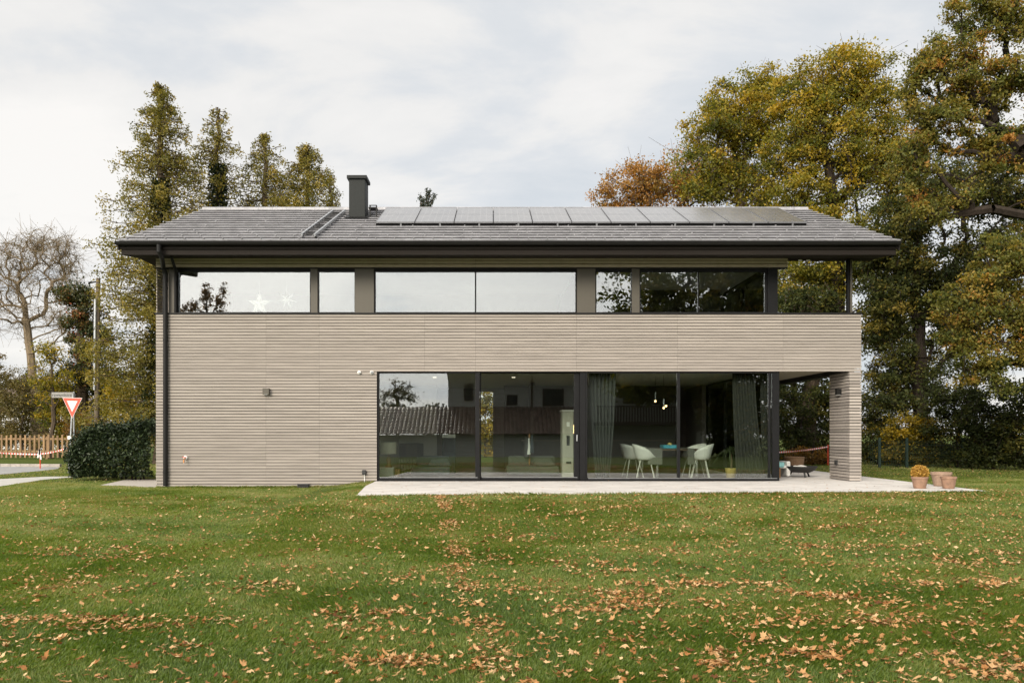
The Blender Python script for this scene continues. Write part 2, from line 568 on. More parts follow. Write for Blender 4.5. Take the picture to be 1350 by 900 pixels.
def tree(label, d, trunk_px, blobs, leaf, bark='bark', name='tree', cat='tree', per=70, clump=.5, lsize=.15, r_trunk=.25,
         r_tip=.012, tmid=.5, tspread=.22, up=.4, seed=1, group=None, twigs=4, aspect=.6, up_pen=1.2, sides=6, base_z=None, droop=0.,
         yellow_bias=None, min_z=.25, depth=.62, dens=.68, limbs=()):
    per = int(per * (1.75 if lsize < .2 else 1)); lsize = lsize * (.72 if lsize < .2 else 1); tspread = tspread * 1.1
    """trunk_px: photo pixels of the trunk from its foot up (the foot's height comes from the ground)"""
    rng = np.random.default_rng(seed)
    pts = [np.array(P(px, py, d)) for px, py in trunk_px]
    foot = pts[0].copy(); foot[2] = float(gz(foot[0], foot[1])) if base_z is None else base_z
    pts[0] = foot
    tr = []
    for i in range(len(pts) - 1):
        k = max(2, int(np.linalg.norm(pts[i + 1] - pts[i]) / .6))
        for q in range(k):
            tr.append(pts[i] + (pts[i + 1] - pts[i]) * q / k + (rng.normal(0, .03, 3) * (1, 1, 0) if i + q else 0))
    tr.append(pts[-1])
    blobs = [(b[0], b[1], b[2], b[3], b[4] * depth, max(3, int(b[5] * dens))) + tuple(b[6:]) for b in blobs]
    tips = blob_points(blobs, d, rng)
    tips = tips[tips[:, 2] > foot[2] + min_z]
    pos, par, cnt = skeleton(tr, tips, rng, up_pen=up_pen, droop=droop, limbs=[[np.array(P(*q, d)) + np.array([0, rng.uniform(-.6, .6), 0]) for q in lm] for lm in limbs])
    o = thing(name, label, cat, tuple(foot), group)
    # leaves
    n = len(tips) * per
    ci = np.repeat(np.arange(len(tips)), per)
    cr = clump * rng.uniform(.55, 1.35, len(tips))
    off = rng.normal(size=(n, 3)) * .41
    off[:, 2] *= .62
    c = tips[ci] + off * cr[ci][:, None]
    ct = rng.normal(0, tspread * .8, len(tips))
    if yellow_bias is not None:
        ct = ct + yellow_bias(tips)
    t = np.clip(tmid + ct[ci] + rng.normal(0, tspread * .55, n), 0, 1)
    keep = c[:, 2] > foot[2] + .05
    c = c[keep]; t = t[keep]
    ex = None
    if twigs:
        a = np.repeat(tips, twigs, 0); b = a + rng.normal(size=a.shape) * .55 * np.repeat(cr, twigs)[:, None]
        ex = (a, b, r_tip * .7)
    limb_mesh(pos, par, cnt, r_tip, r_trunk, len(tr), bark, o, sides=sides, extra=ex)
    if per:
        Q = leaf_quads(c, lsize * rng.uniform(.65, 1.3, len(c)), rng, up=up, aspect=aspect)
        quadmesh('crown', Q, 4, leaf, t, o)
    return o


# ================================================================== WORLD, SUN, CAMERA
SUN_EL, SUN_AZ = R(25), R(206)           # behind the lens, a little to the left
sv = Vector((math.sin(SUN_AZ) * math.cos(SUN_EL), math.cos(SUN_AZ) * math.cos(SUN_EL), math.sin(SUN_EL)))
w = bpy.data.worlds.new('World'); scene.world = w; w.use_nodes = True
nt = w.node_tree; nt.nodes.clear()
wo = nt.nodes.new('ShaderNodeOutputWorld')
tc = N(nt, 'TexCoord')
sky = N(nt, 'TexSky', sky_type='NISHITA', sun_disc=False, sun_elevation=SUN_EL, sun_rotation=SUN_AZ, air_density=1.0, dust_density=2.0)
bgA = N(nt, 'Background', Strength=.06); L(nt, sky.outputs[0], bgA.inputs[0])
sp = N(nt, 'SeparateXYZ'); L(nt, tc.outputs['Generated'], sp.inputs[0])
za = N(nt, 'Math', operation='MAXIMUM'); L(nt, sp.outputs[2], za.inputs[0]); za.inputs[1].default_value = 0
zb = N(nt, 'Math', operation='ADD'); L(nt, za.outputs[0], zb.inputs[0]); zb.inputs[1].default_value = .22
ux = N(nt, 'Math', operation='DIVIDE'); L(nt, sp.outputs[0], ux.inputs[0]); L(nt, zb.outputs[0], ux.inputs[1])
uy = N(nt, 'Math', operation='DIVIDE'); L(nt, sp.outputs[1], uy.inputs[0]); L(nt, zb.outputs[0], uy.inputs[1])
cb = N(nt, 'CombineXYZ'); L(nt, ux.outputs[0], cb.inputs[0]); L(nt, uy.outputs[0], cb.inputs[1])
mp = N(nt, 'Mapping'); mp.inputs['Scale'].default_value = (1.0, 1.5, 1); mp.inputs['Location'].default_value = (3.1, 1.7, 0)
L(nt, cb.outputs[0], mp.inputs[0])
cn = N(nt, 'TexNoise', Scale=1.7, Detail=9., Roughness=.56, Distortion=.25); L(nt, mp.outputs[0], cn.inputs['Vector'])
cn2 = N(nt, 'TexNoise', Scale=.55, Detail=3.); L(nt, mp.outputs[0], cn2.inputs['Vector'])
ad = N(nt, 'Math', operation='ADD'); L(nt, cn.outputs['Fac'], ad.inputs[0]); L(nt, cn2.outputs['Fac'], ad.inputs[1])
# cloud thins out towards the middle-right of the view
gap = N(nt, 'VectorMath', operation='DISTANCE'); L(nt, tc.outputs['Generated'], gap.inputs[0]); gap.inputs[1].default_value = (.10, .94, .30)
gm = N(nt, 'MapRange'); gm.inputs['From Min'].default_value = .05; gm.inputs['From Max'].default_value = .55
gm.inputs['To Min'].default_value = -.06; gm.inputs['To Max'].default_value = .09; L(nt, gap.outputs['Value'], gm.inputs['Value'])
ad2 = N(nt, 'Math', operation='ADD'); L(nt, ad.outputs[0], ad2.inputs[0]); L(nt, gm.outputs[0], ad2.inputs[1])
cr_ = ramp(nt, [(.0, (.59, .625, .66)), (.36, (.685, .70, .715)), (.56, (.79, .778, .758)), (1, (.885, .86, .825))])
mrc = N(nt, 'MapRange'); mrc.inputs['From Min'].default_value = .80; mrc.inputs['From Max'].default_value = 1.22
L(nt, ad2.outputs[0], mrc.inputs['Value']); L(nt, mrc.outputs[0], cr_.inputs[0])
dt = N(nt, 'VectorMath', operation='DOT_PRODUCT'); L(nt, tc.outputs['Generated'], dt.inputs[0]); dt.inputs[1].default_value = sv
d0 = N(nt, 'Math', operation='MAXIMUM'); L(nt, dt.outputs['Value'], d0.inputs[0]); d0.inputs[1].default_value = 0
d1 = N(nt, 'Math', operation='POWER'); L(nt, d0.outputs[0], d1.inputs[0]); d1.inputs[1].default_value = 2.2
d2 = N(nt, 'Math', operation='MULTIPLY_ADD'); L(nt, d1.outputs[0], d2.inputs[0]); d2.inputs[1].default_value = 1.75; d2.inputs[2].default_value = .60
bgB = N(nt, 'Background'); L(nt, cr_.outputs[0], bgB.inputs[0]); L(nt, d2.outputs[0], bgB.inputs[1])
mxs = N(nt, 'MixShader'); mxs.inputs[0].default_value = .9
L(nt, bgA.outputs[0], mxs.inputs[1]); L(nt, bgB.outputs[0], mxs.inputs[2]); L(nt, mxs.outputs[0], wo.inputs[0])

sl = bpy.data.lights.new('sun', 'SUN'); sl.energy = 1.5; sl.angle = R(22); sl.color = (1, .90, .74)
so = bpy.data.objects.new('sun', sl); C.objects.link(so); so.rotation_euler = sv.to_track_quat('Z', 'Y').to_euler(); so.location = (-20, -40, 30)

cam = bpy.data.cameras.new('camera'); co = bpy.data.objects.new('camera', cam); C.objects.link(co)
co.location = (0, -D, EYE); co.rotation_euler = (R(90), 0, 0)
cam.sensor_width = 36; cam.lens = 36 * F / 1350
cam.shift_x = (675 - CX) / 1350; cam.shift_y = (HY - 450) / 1350
cam.clip_start = .1; cam.clip_end = 2000
scene.camera = co
scene.view_settings.view_transform = 'Standard'; scene.view_settings.look = 'None'
scene.view_settings.exposure = 0.98; scene.view_settings.gamma = 1; scene.view_settings.use_curve_mapping = False
cy = scene.cycles
cy.max_bounces = 7; cy.diffuse_bounces = 3; cy.glossy_bounces = 4; cy.transparent_max_bounces = 12; cy.transmission_bounces = 4
cy.use_denoising = True
cy.sample_clamp_indirect = 6
cy.caustics_reflective = False; cy.caustics_refractive = False

# ================================================================== GROUND
terr = [(-2.46, -4.25), (9.55, -3.27), (9.48, 6.2), (6.3, 6.2), (6.3, -.02), (-2.72, -.02), (-2.69, -1.7)]   # terrace outline
TZ = .155


def build_ground():
    xs = np.concatenate([[-400, -150, -70], np.arange(-45, 45.1, 1.0), [70, 150, 400]])
    ys = np.concatenate([[-400, -150, -80], np.arange(-60, 60.1, 1.0), [80, 150, 400]])
    gx, gy = np.meshgrid(xs, ys); zz = gz(gx, gy)
    V = np.stack([gx, gy, zz], -1).reshape(-1, 3); nx = len(xs)
    f = [(j * nx + i, j * nx + i + 1, (j + 1) * nx + i + 1, (j + 1) * nx + i) for j in range(len(ys) - 1) for i in range(nx - 1)]
    me = bpy.data.meshes.new('ground'); me.from_pydata(V.tolist(), [], f); me.materials.append(M['lawn_soil']); me.update()
    me.polygons.foreach_set('use_smooth', [True] * len(f))
    o = bpy.data.objects.new('ground', me); C.objects.link(o); tag(o, kind='structure')


build_ground()


def sheet(name, pts, z0, z1, m):
    o = MB().prism(pts, z0, z1).build(name, m); tag(o, kind='structure'); return o


road = [G(-420, 640), G(-60, 627.5), G(0, 625.5), G(55, 620.5), G(76, 618), G(79, 615.6), G(0, 615), G(-200, 613.6), G(-420, 613.0)]
path = [G(-900, 760), G(-160, 668), G(-40, 647), G(0, 641.5), G(55, 632.6), G(104, 628.2), G(60, 628.4), G(0, 631.5), G(-60, 634.5), G(-160, 642), G(-900, 690)]
strip = [G(131, 640), G(160, 640.6), (X(205) - .0, -.02), (-7.81, 3.6), G(168, 632)]
sheet('road', road, -.05, .008, 'asphalt')
sheet('path', path, -.05, .010, 'pavement')
sheet('gravel_strip', strip, -.05, .012, 'gravel')
kb = MB()
ka, kb_ = Vector((*G(-420, 613.0), 0)), Vector((*G(79, 615.4), 0))
for i in range(40):
    a = ka.lerp(kb_, i / 40); b = ka.lerp(kb_, (i + .985) / 40); n_ = Vector((0, .15, 0))
    kb.hexa([(a.x, a.y, -.05), (b.x, b.y, -.05), (b.x, b.y + .15, -.05), (a.x, a.y + .15, -.05), (a.x, a.y, .11), (b.x, b.y, .11), (b.x, b.y + .15, .11), (a.x, a.y + .15, .11)], t=random.random())
tag(kb.build('kerb', 'kerb_stone', bevel=.01), kind='structure')
sheet('terrace', terr, -.1, TZ, 'concrete_slab')


def in_poly(x, y, poly):
    ins = np.zeros(x.shape, bool); n = len(poly)
    for i in range(n):
        x1, y1 = poly[i][:2]; x2, y2 = poly[(i + 1) % n][:2]
        c = ((y1 > y) != (y2 > y)) & (x < (x2 - x1) * (y - y1) / (y2 - y1 + 1e-12) + x1)
        ins ^= c
    return ins


house_foot = [(-7.8, 0), (8.5, 0), (8.5, 9), (-7.8, 9)]


def on_lawn(x, y):
    bad = in_poly(x, y, terr) | in_poly(x, y, road) | in_poly(x, y, path) | in_poly(x, y, strip) | in_poly(x, y, house_foot)
    return ~bad


def grass():
    rng = np.random.default_rng(3)
    n = 1150000
    d0, d1 = 3.5, 21.0
    u = rng.random(n); d = (d0 ** .7 + u * (d1 ** .7 - d0 ** .7)) ** (1 / .7)
    px = rng.uniform(-380, 1730, n)
    x = (px - CX) * d / F; y = d - D
    # far edges: left verge and the strip right of the terrace
    n2 = 90000
    x2 = np.concatenate([rng.uniform(-28, -7.8, n2 // 2), rng.uniform(8.5, 24, n2 // 2)]); y2 = rng.uniform(0, 14, n2)
    x = np.concatenate([x, x2]); y = np.concatenate([y, y2]); d = y + D
    k = on_lawn(x, y); x = x[k]; y = y[k]; d = d[k]
    # longer, untidy tufts where the mower cannot reach: along the slab and the wall
    m = 9000; u = rng.random(m)
    ex = terr[0][0] + (terr[1][0] - terr[0][0]) * u; ey = terr[0][1] + (terr[1][1] - terr[0][1]) * u - np.abs(rng.normal(0, .035, m)) + .012
    m2 = 4500; wx = rng.uniform(-7.8, -2.75, m2); wy = -.03 - np.abs(rng.normal(0, .05, m2))
    lo = len(x)
    x = np.concatenate([x, ex, wx]); y = np.concatenate([y, ey, wy]); d = y + D
    n = len(x); z = gz(x, y)
    tall = np.ones(n); tall[lo:] = rng.uniform(.9, 2.6, n - lo) * (.45 + .9 * fbm(x[lo:] * 2.2, y[lo:]))
    h = rng.uniform(.010, .026, n) * (.8 + .5 * fbm(x * 1.3, y * 1.3)) * (1 + .012 * d) * tall
    wd = .0026 + .00056 * d
    lean_a = 2 * np.pi * fbm(x * .5 + 40, y * .5) * 2 + rng.normal(0, .9, n)
    lean = h * rng.uniform(.3, 1.35, n)
    fa = rng.uniform(0, np.pi, n)
    sx = np.cos(fa) * wd * .5; sy = np.sin(fa) * wd * .5
    b = np.stack([x, y, z], 1); s = np.stack([sx, sy, 0 * sx], 1)
    tip = b + np.stack([np.cos(lean_a) * lean, np.sin(lean_a) * lean, h], 1)
    mid = b + np.stack([np.cos(lean_a) * lean * .35, np.sin(lean_a) * lean * .35, h * .6], 1)
    V = np.stack([b - s, b + s, mid + s * .8, tip, mid - s * .8], 1)
    # mown bands sweep across the lawn; patches of yellower turf, more of it towards the far left
    band = np.sin((x * .55 + y * 1.0) * 2.6 + 1.8 * fbm(x * .3, y * .3)) * .06
    t = .54 + .34 * (fbm(x * .45 + 9, y * .45) - .5) + .55 * (fbm(x * 3.1, y * 3.1) - .5) + band * 1.3 + rng.normal(0, .17, n) + .012 * (d - 9) - .004 * np.clip(x, -8, 8)
    trk = np.interp(y, *zip(*sorted((G(q, r)[1], G(q, r)[0]) for q, r in [(575, 657), (592, 690), (605, 735), (622, 800), (655, 880)])))
    t = t - .16 * np.exp(-((x - trk - .34) / .17) ** 2) + .05 * np.sin((x - trk) * 3.4) * np.exp(-((x - trk) / 4) ** 2)
    t = np.clip(t, 0, .97)
    o = quadmesh('grass', V, 5, 'grass_blade', t)
    tag(o, 'short mown green grass of the lawn in front of the house', 'grass', kind='stuff')


grass()


def litter():
    rng = np.random.default_rng(5)
    lines = [[(575, 657), (592, 690), (602, 730), (605, 765), (622, 800), (645, 835), (655, 880)],
             [(930, 868), (985, 850), (1025, 842)], [(960, 872), (1000, 880), (1040, 890)],
             [(1085, 822), (1140, 808), (1190, 790), (1235, 772)], [(1060, 840), (1110, 852), (1165, 850)],
             [(1030, 710), (1080, 700), (1160, 694)], [(780, 838), (830, 850), (860, 856)], [(640, 690), (590, 655), (560, 650)],
             [(900, 790), (940, 800), (975, 818)], [(860, 790), (900, 772), (930, 768)], [(520, 770), (560, 755), (610, 745)],
             [(1230, 750), (1290, 745), (1350, 738)], [(700, 690), (790, 680), (850, 676)], [(120, 790), (200, 770), (240, 760)],
             [(215, 812), (235, 850), (250, 870)], [(1250, 880), (1310, 872), (1350, 868)], [(350, 865), (400, 858), (450, 850)]]
    xs, ys = [], []
    n = 200000
    px = rng.uniform(-60, 1410, n); py = 570 + (rng.random(n) ** .62) * 330 + 6
    py = np.where(py < 645, rng.uniform(646, 905, n), py)
    d = EYE * F / (py - HY); x = (px - CX) * d / F; y = d - D
    # clumps: leaves gather in small drifts stretched across the view
    c1 = fbm(x * 1.1 + 3, y * 2.2 + 8, 3); c2 = fbm(x * 4 + 1, y * 6, 2)
    right = .55 + .65 * smooth(250, 1050, px)
    pr = (.010 + .34 * smooth(.54, .74, c1) * (.3 + 1.0 * smooth(.45, .7, c2))) * right
    pr *= np.where(d > 9, .9 * (9 / d) ** .2 + .75, 1.0)
    k = rng.random(n) < pr
    xs.append(x[k]); ys.append(y[k])
    # even scatter of single leaves: per square metre
    m = 15000
    dd = np.sqrt(rng.uniform(3.6 ** 2, 16.5 ** 2, m)); pp = rng.uniform(-60, 1410, m)
    k2 = rng.random(m) < (.45 + .55 * smooth(200, 900, pp))
    xs.append(((pp - CX) * dd / F)[k2]); ys.append((dd - D)[k2])
    for ln in lines:
        g = np.array([G(*q) for q in ln])
        seg = np.linalg.norm(np.diff(g, axis=0), axis=1); tot = seg.sum()
        q = int(min(2200, (200 if ln is lines[0] else 75) * tot)); u = rng.random(q) * tot
        cs = np.concatenate([[0], np.cumsum(seg)])
        gx = np.interp(u, cs, g[:, 0]); gy = np.interp(u, cs, g[:, 1])
        keep = vnoise(u * 5.3, u * 0 + g[0, 0]) > (.30 if ln is lines[0] else .36)
        keep &= rng.random(q) < .35 + 1.1 * smooth(.35, .65, vnoise(gx * 6, gy * 6))
        sg_ = .07; xs.append((gx + rng.normal(0, sg_, q))[keep]); ys.append((gy + rng.normal(0, sg_, q))[keep])
    # right-hand edge under the hedge and the back lawn
    m = 1500; a = rng.uniform(8.5, 22, m); b = rng.uniform(-6, 9, m); xs.append(a); ys.append(b)
    m = 350; a = rng.uniform(-26, -8, m); b = rng.uniform(1.5, 14, m); xs.append(a); ys.append(b)
    x = np.concatenate(xs); y = np.concatenate(ys); k = on_lawn(x, y) ; x = x[k]; y = y[k]
    z = gz(x, y) + rng.uniform(.012, .036, len(x))
    # a few on the terrace
    m = 420; a = rng.uniform(-2.5, 9.4, m); b = rng.uniform(-4.1, .0, m)
    kk = in_poly(a, b, terr); a = a[kk]; b = b[kk]
    x = np.concatenate([x, a]); y = np.concatenate([y, b]); z = np.concatenate([z, np.full(len(a), TZ + .012)])
    flat = np.concatenate([np.ones(len(x) - len(a)), np.zeros(len(a)) + .3])
    n = len(x)
    # lobed oak leaf outline, 12 points
    th = np.linspace(0, 2 * np.pi, 12, endpoint=False)
    ln_ = np.array([.52, .33, .44, .25, .37, .22, .50, .22, .37, .25, .44, .33])
    ox = np.cos(th) * ln_ * 1.05; oy = np.sin(th) * ln_ * .85
    s = rng.uniform(.023, .060, n) * np.where(rng.random(n) < .06, 1.3, 1)
    yaw = rng.uniform(0, 2 * np.pi, n); tilt = rng.normal(0, .30, n) * flat; tilt2 = rng.normal(0, .30, n) * flat
    curl = rng.uniform(.0, 1.1, n) * rng.choice([1, 1, -.6], n) * flat + .1
    lx = ox[None] * s[:, None] * rng.uniform(.85, 1.1, (n, 1)); ly = oy[None] * s[:, None] * rng.uniform(.55, 1.05, (n, 1))
    lz = curl[:, None] * (lx ** 2 + ly ** 2 * 1.5) / s[:, None] * 1.1 + rng.normal(0, .05, (n, 12)) * s[:, None] * flat[:, None]
    lz2 = lz + lx * tilt[:, None] + ly * tilt2[:, None]
    c, si = np.cos(yaw)[:, None], np.sin(yaw)[:, None]
    wx = x[:, None] + lx * c - ly * si; wy = y[:, None] + lx * si + ly * c; wz = z[:, None] + lz2
    ring = np.stack([wx, wy, wz], -1)
    ctr = np.stack([x, y, z], -1)
    # fan of quads: centre, p(2k), p(2k+1), p(2k+2)
    Q = []
    for q in range(6):
        Q.append(np.stack([ctr, ring[:, 2 * q], ring[:, 2 * q + 1], ring[:, (2 * q + 2) % 12]], 1))
    Q = np.concatenate(Q)
    t = np.clip(rng.normal(.50, .29, n), 0, 1)
    o = quadmesh('fallen_leaves', Q, 4, 'litter_leaf', np.tile(t, 6))
    tag(o, 'dry tan and orange oak leaves scattered over the lawn', 'leaves', kind='stuff')


litter()

# ================================================================== HOUSE
XL, XR = X(206), X(1135)
house = thing('timber_house', 'two-storey modern house clad in grey timber boards with a wide tiled roof', 'house', (XL, 0, 0))
Hh = house
BP = .0702                       # board pitch
SILL = Z(413)                    # top of the lower cladding
LT = Z(490)                      # top of ground floor glazing
WX0, WX1 = X(497), X(1028)


def boards(mb, x0, x1, z0, z1, y0=-.024, y1=0., joints=(), pitch=BP, gap=.0145, zorg=0.03):
    i0 = int(math.floor((z0 - zorg) / pitch)); i1 = int(math.ceil((z1 - zorg) / pitch))
    for i in range(i0, i1):
        a = max(z0, zorg + i * pitch); b = min(z1, zorg + (i + 1) * pitch - gap)
        if b - a < .012: continue
        xs = [x0] + [j for j in joints if x0 < j < x1] + [x1]
        for k in range(len(xs) - 1):
            rr = .5 + .36 * (random.Random('%d %d' % (i, k)).random() - .5)
            yy = y0 + .004 * (rr - .5)
            # sloped lower edge of the board
            mb.hexa([(xs[k] + .0015, yy + .004, a), (xs[k + 1] - .0015, yy + .004, a), (xs[k + 1] - .0015, y1, a), (xs[k] + .0015, y1, a),
                     (xs[k] + .0015, yy, b), (xs[k + 1] - .0015, yy, b), (xs[k + 1] - .0015, y1, b + .0), (xs[k] + .0015, y1, b)], t=rr)


J = [X(351), X(421), X(560), X(627), X(760), X(893), X(1032)]
wall = MB()
boards(wall, XL, WX0, .03, LT, joints=J)
boards(wall, XL, XR, LT + .002, SILL - .03, joints=J)
wall.build('cladding', 'cladding', Hh)
bk = MB()                        # the wall behind the boards, with the opening left out
bk.box(XL + .01, WX0 - .004, .002, .30, -.2, LT)
bk.box(XL + .01, XR - .01, .002, .30, LT + .10, SILL - .03)
bk.box(XL + .01, WX1 - .01, .002, .30, LT, LT + .10)
bk.build('wall', 'cladding_gap', Hh)
# gable walls and rear
sw = MB()
for i in range(0, 74):
    z = .03 + i * BP
    sw.box(XL - .0, XL + .02, .001, 8.7, z, z + BP - .0165, t=random.random())
sw.build('side_cladding', 'cladding', Hh)
rw = MB()
rw.box(XL + .02, XL + .3, .31, 8.7, -.2, 5.22)
bx0, bx1 = X(631, 26.4), X(650, 26.4)          # tall narrow rear window
rw.box(XL + .31, bx0, 8.4, 8.7, -.2, 5.22); rw.box(bx1, XR - 2.101, 8.4, 8.7, -.2, 5.22); rw.box(bx0, bx1, 8.4, 8.7, 2.65, 5.22)
rw.box(XR - 1.9, XR, 6.31, 6.5, -.2, 5.22); rw.box(XR - 2.1, XR - 1.901, 6.31, 8.699, -.2, 5.22)
rw.build('rear_wall', 'cladding', Hh)
# pillar of the covered terrace
pil = MB()
PX0, PX1 = X(1119.5), XR
for i in range(0, 38):
    z = .03 + i * BP
    a, b = max(z, TZ + .004), min(z + BP - .0165, LT)
    if b - a < .01: continue
    pil.box(PX0, PX1, -.024, .0, a, b, t=random.random())
    pil.box(PX0 - .004, PX0 + .02, .0005, 1.1, a, b, t=random.random())
    pil.box(PX1 - .02, PX1, .0005, 1.1, a, b, t=random.random())
    pil.box(PX0, PX1, 1.101, 1.12, a, b, t=random.random())
pil.box(PX0 + .022, PX1 - .022, .001, 1.098, TZ + .003, LT, mi=1)
pil.build('pillar', ['cladding', 'cladding_gap'], Hh)
# covered terrace: soffit, edge beam, deck above
MB().box(WX1 + .0, XR - .26, .31, 6.29, LT + .095, LT + .12).build('terrace_soffit', 'timber_light', Hh)
MB().box(XR - .25, XR - .02, .31, 6.29, LT - .012, LT + .12).build('edge_beam', 'dark_metal', Hh)
par = MB()
for i in range(20):
    z = LT + .1 + i * BP
    if z + BP > SILL - .03: break
    par.box(XR - .022, XR, .305, 6.3, z, z + BP - .0165, t=random.random())
par.box(XR - .2, XR - .024, .305, 6.3, LT + .121, SILL - .03, mi=1)
par.build('side_parapet', ['cladding', 'cladding_gap'], Hh)
MB().box(X(205), X(1135.6), -.045, .33, SILL - .028, SILL + .012).build('sill', 'dark_metal', Hh, bevel=.004)
MB().box(XR - .22, XR + .012, .331, 6.3, SILL - .028, SILL + .012).build('side_coping', 'dark_metal', Hh, bevel=.004)
# cladding strip under the eaves
hd = MB()
boards(hd, XL, X(1038), Z(352.5), 5.50, y0=-.03, zorg=Z(352.5), joints=J, pitch=.082)
hd.box(XL + .01, X(1038) - .01, .001, .2, Z(353), 5.45, mi=1)
hd.box(XL, X(1038), -.028, .0, Z(354.2), Z(352.7), mi=1)
hd.build('header_cladding', ['timber_light', 'cladding_gap'], Hh)

# ---- upper window band
ZB, ZT = Z(411), Z(355.5)


def pane(parent, x0, x1, z0, z1, y, m):
    return MB().box(x0, x1, y, y + .012, z0, z1).build('pane', m, parent)


def upper_window(px0, px1, lites, rim=.05):
    """frame mesh with the panes between its bars; lites = list of px pairs"""
    f = MB(); x0, x1 = X(px0), X(px1); y0, y1 = .035, .11
    f.box(x0, x1, y0, y1, ZT - .045, ZT + .03); f.box(x0, x1, y0, y1, SILL + .013, ZB + .0)
    xs = [x0] + [v for a in lites for v in (X(a[0]), X(a[1]))] + [x1]
    for k in range(0, len(xs), 2):
        if xs[k + 1] - xs[k] > .004:
            f.box(xs[k], xs[k + 1], y0 - .003, y1 + .003, ZB + .001, ZT - .046)
    o = f.build('window', 'frame_metal', Hh, bevel=.004)
    for a in lites:
        pane(o, X(a[0]) + .001, X(a[1]) - .001, ZB + .002, ZT - .047, .065, 'glass_upper')
    return o


MB().box(X(222), X(231), .02, .14, SILL + .013, ZT + .03).build('corner_post', 'bronze_panel', Hh, bevel=.004)
upper_window(231.2, 409, [(234.5, 408)])
MB().box(X(409.2), X(418.5), .015, .13, SILL + .013, ZT + .03).build('window_post', 'bronze_panel', Hh, bevel=.004)
upper_window(418.7, 467.5, [(420, 467)])
MB().box(X(467.7), X(493), .0, .14, SILL + .013, ZT + .03).build('infill_panel', 'bronze_panel', Hh, bevel=.004)
upper_window(493.2, 760.5, [(494.8, 626), (627.8, 759)])
MB().box(X(760.7), X(785), .0, .14, SILL + .013, ZT + .03).build('infill_panel', 'bronze_panel', Hh, bevel=.004)
upper_window(785.2, 833, [(786.6, 832.5)])
MB().box(X(833.2), X(843.5), .015, .13, SILL + .013, ZT + .03).build('window_post', 'bronze_panel', Hh, bevel=.004)
upper_window(843.7, 1012, [(845, 920.5), (922, 1009)])
MB().box(X(1012.2), X(1025.5), .0, .14, SILL + .013, ZT + .03).build('corner_post', 'frame_metal', Hh, bevel=.004)
lp = MB()
lp.box(X(1117.6), X(1120.2), .02, .10, SILL + .013, 5.3); lp.box(X(1121.6), X(1124.2), .02, .10, SILL + .013, 5.3, mi=1)
lp.build('loggia_post', ['frame_metal', 'bronze_panel'], Hh)
# side glazing towards the covered terrace and loggia
for zz0, zz1, gm_ in ((TZ + .01, LT + .09, 'glass_lower'), (SILL - .9, 5.2, 'glass_upper')):
    f = MB(); xx = WX1 - .10
    f.box(xx, xx + .08, .32, 6.28, zz1 - .08, zz1); f.box(xx, xx + .08, .32, 6.28, zz0, zz0 + .08)
    for yy in (.32, 2.3, 4.3, 6.2):
        f.box(xx + .001, xx + .079, yy, yy + .08, zz0 + .081, zz1 - .081)
    o = f.build('side_window', 'frame_metal', Hh)
    for yy in (.401, 2.381, 4.381):
        MB().box(xx + .03, xx + .042, yy, yy + 1.898, zz0 + .082, zz1 - .082).build('pane', gm_, o)

# ---- ground floor sliding doors
ZD0 = TZ + .006


def sliding_door(px0, px1, lites, y0, bottom=.085, top=.03, handle=None):
    f = MB(); x0, x1 = X(px0), X(px1); y1 = y0 + .09
    f.box(x0, x1, y0, y1, LT - top, LT - .002); f.box(x0, x1, y0, y1, ZD0, ZD0 + bottom)
    xs = [x0] + [v for a in lites for v in (X(a[0]), X(a[1]))] + [x1]
    for k in range(0, len(xs), 2):
        if xs[k + 1] - xs[k] > .003:
            f.box(xs[k], xs[k + 1], y0 - .004, y1 + .004, ZD0 + .001, LT - .003)
    o = f.build('sliding_door', 'frame_metal', Hh, bevel=.004)
    for a in lites:
        pane(o, X(a[0]) + .001, X(a[1]) - .001, ZD0 + bottom + .001, LT - top - .001, y0 + .04, 'glass_lower')
    MB().box(x0 + .05, x1 - .05, y0 - .006, y0 - .0045, ZD0 + bottom - .012, ZD0 + bottom - .002).build('drip_rail', 'galvanised', o)
    if handle:
        MB().box(X(handle) - .012, X(handle) + .012, y0 - .06, y0 - .02, ZD0 + .92, ZD0 + 1.07).build('handle', 'galvanised', o, bevel=.004)
    return o


sliding_door(497.3, 632.4, [(499.5, 626.5)], .03)
sliding_door(632.6, 764.5, [(634, 757.5)], .10, handle=761)
MB().box(X(764.7), X(772.5), .03, .2, ZD0, LT - .002).build('door_post', 'frame_metal', Hh, bevel=.004)
sliding_door(772.7, 1028, [(774.5, 893.5), (897, 1014), (1016.5, 1019)], .03, bottom=.065)

# ---- roof
EY, EZ = -1.0, Z(318, 18.2)          # eave line
RY, RZ = 4.35, Z(276.3, 23.55)       # ridge line
RX0, RX1 = X(155, 18.2), X(1186.5, 18.2)
sl_len = math.hypot(RY - EY, RZ - EZ); ca, sa = (RY - EY) / sl_len, (RZ - EZ) / sl_len


def SR(x, s, h):
    return (x, EY + s * ca - h * sa, EZ + s * sa + h * ca)


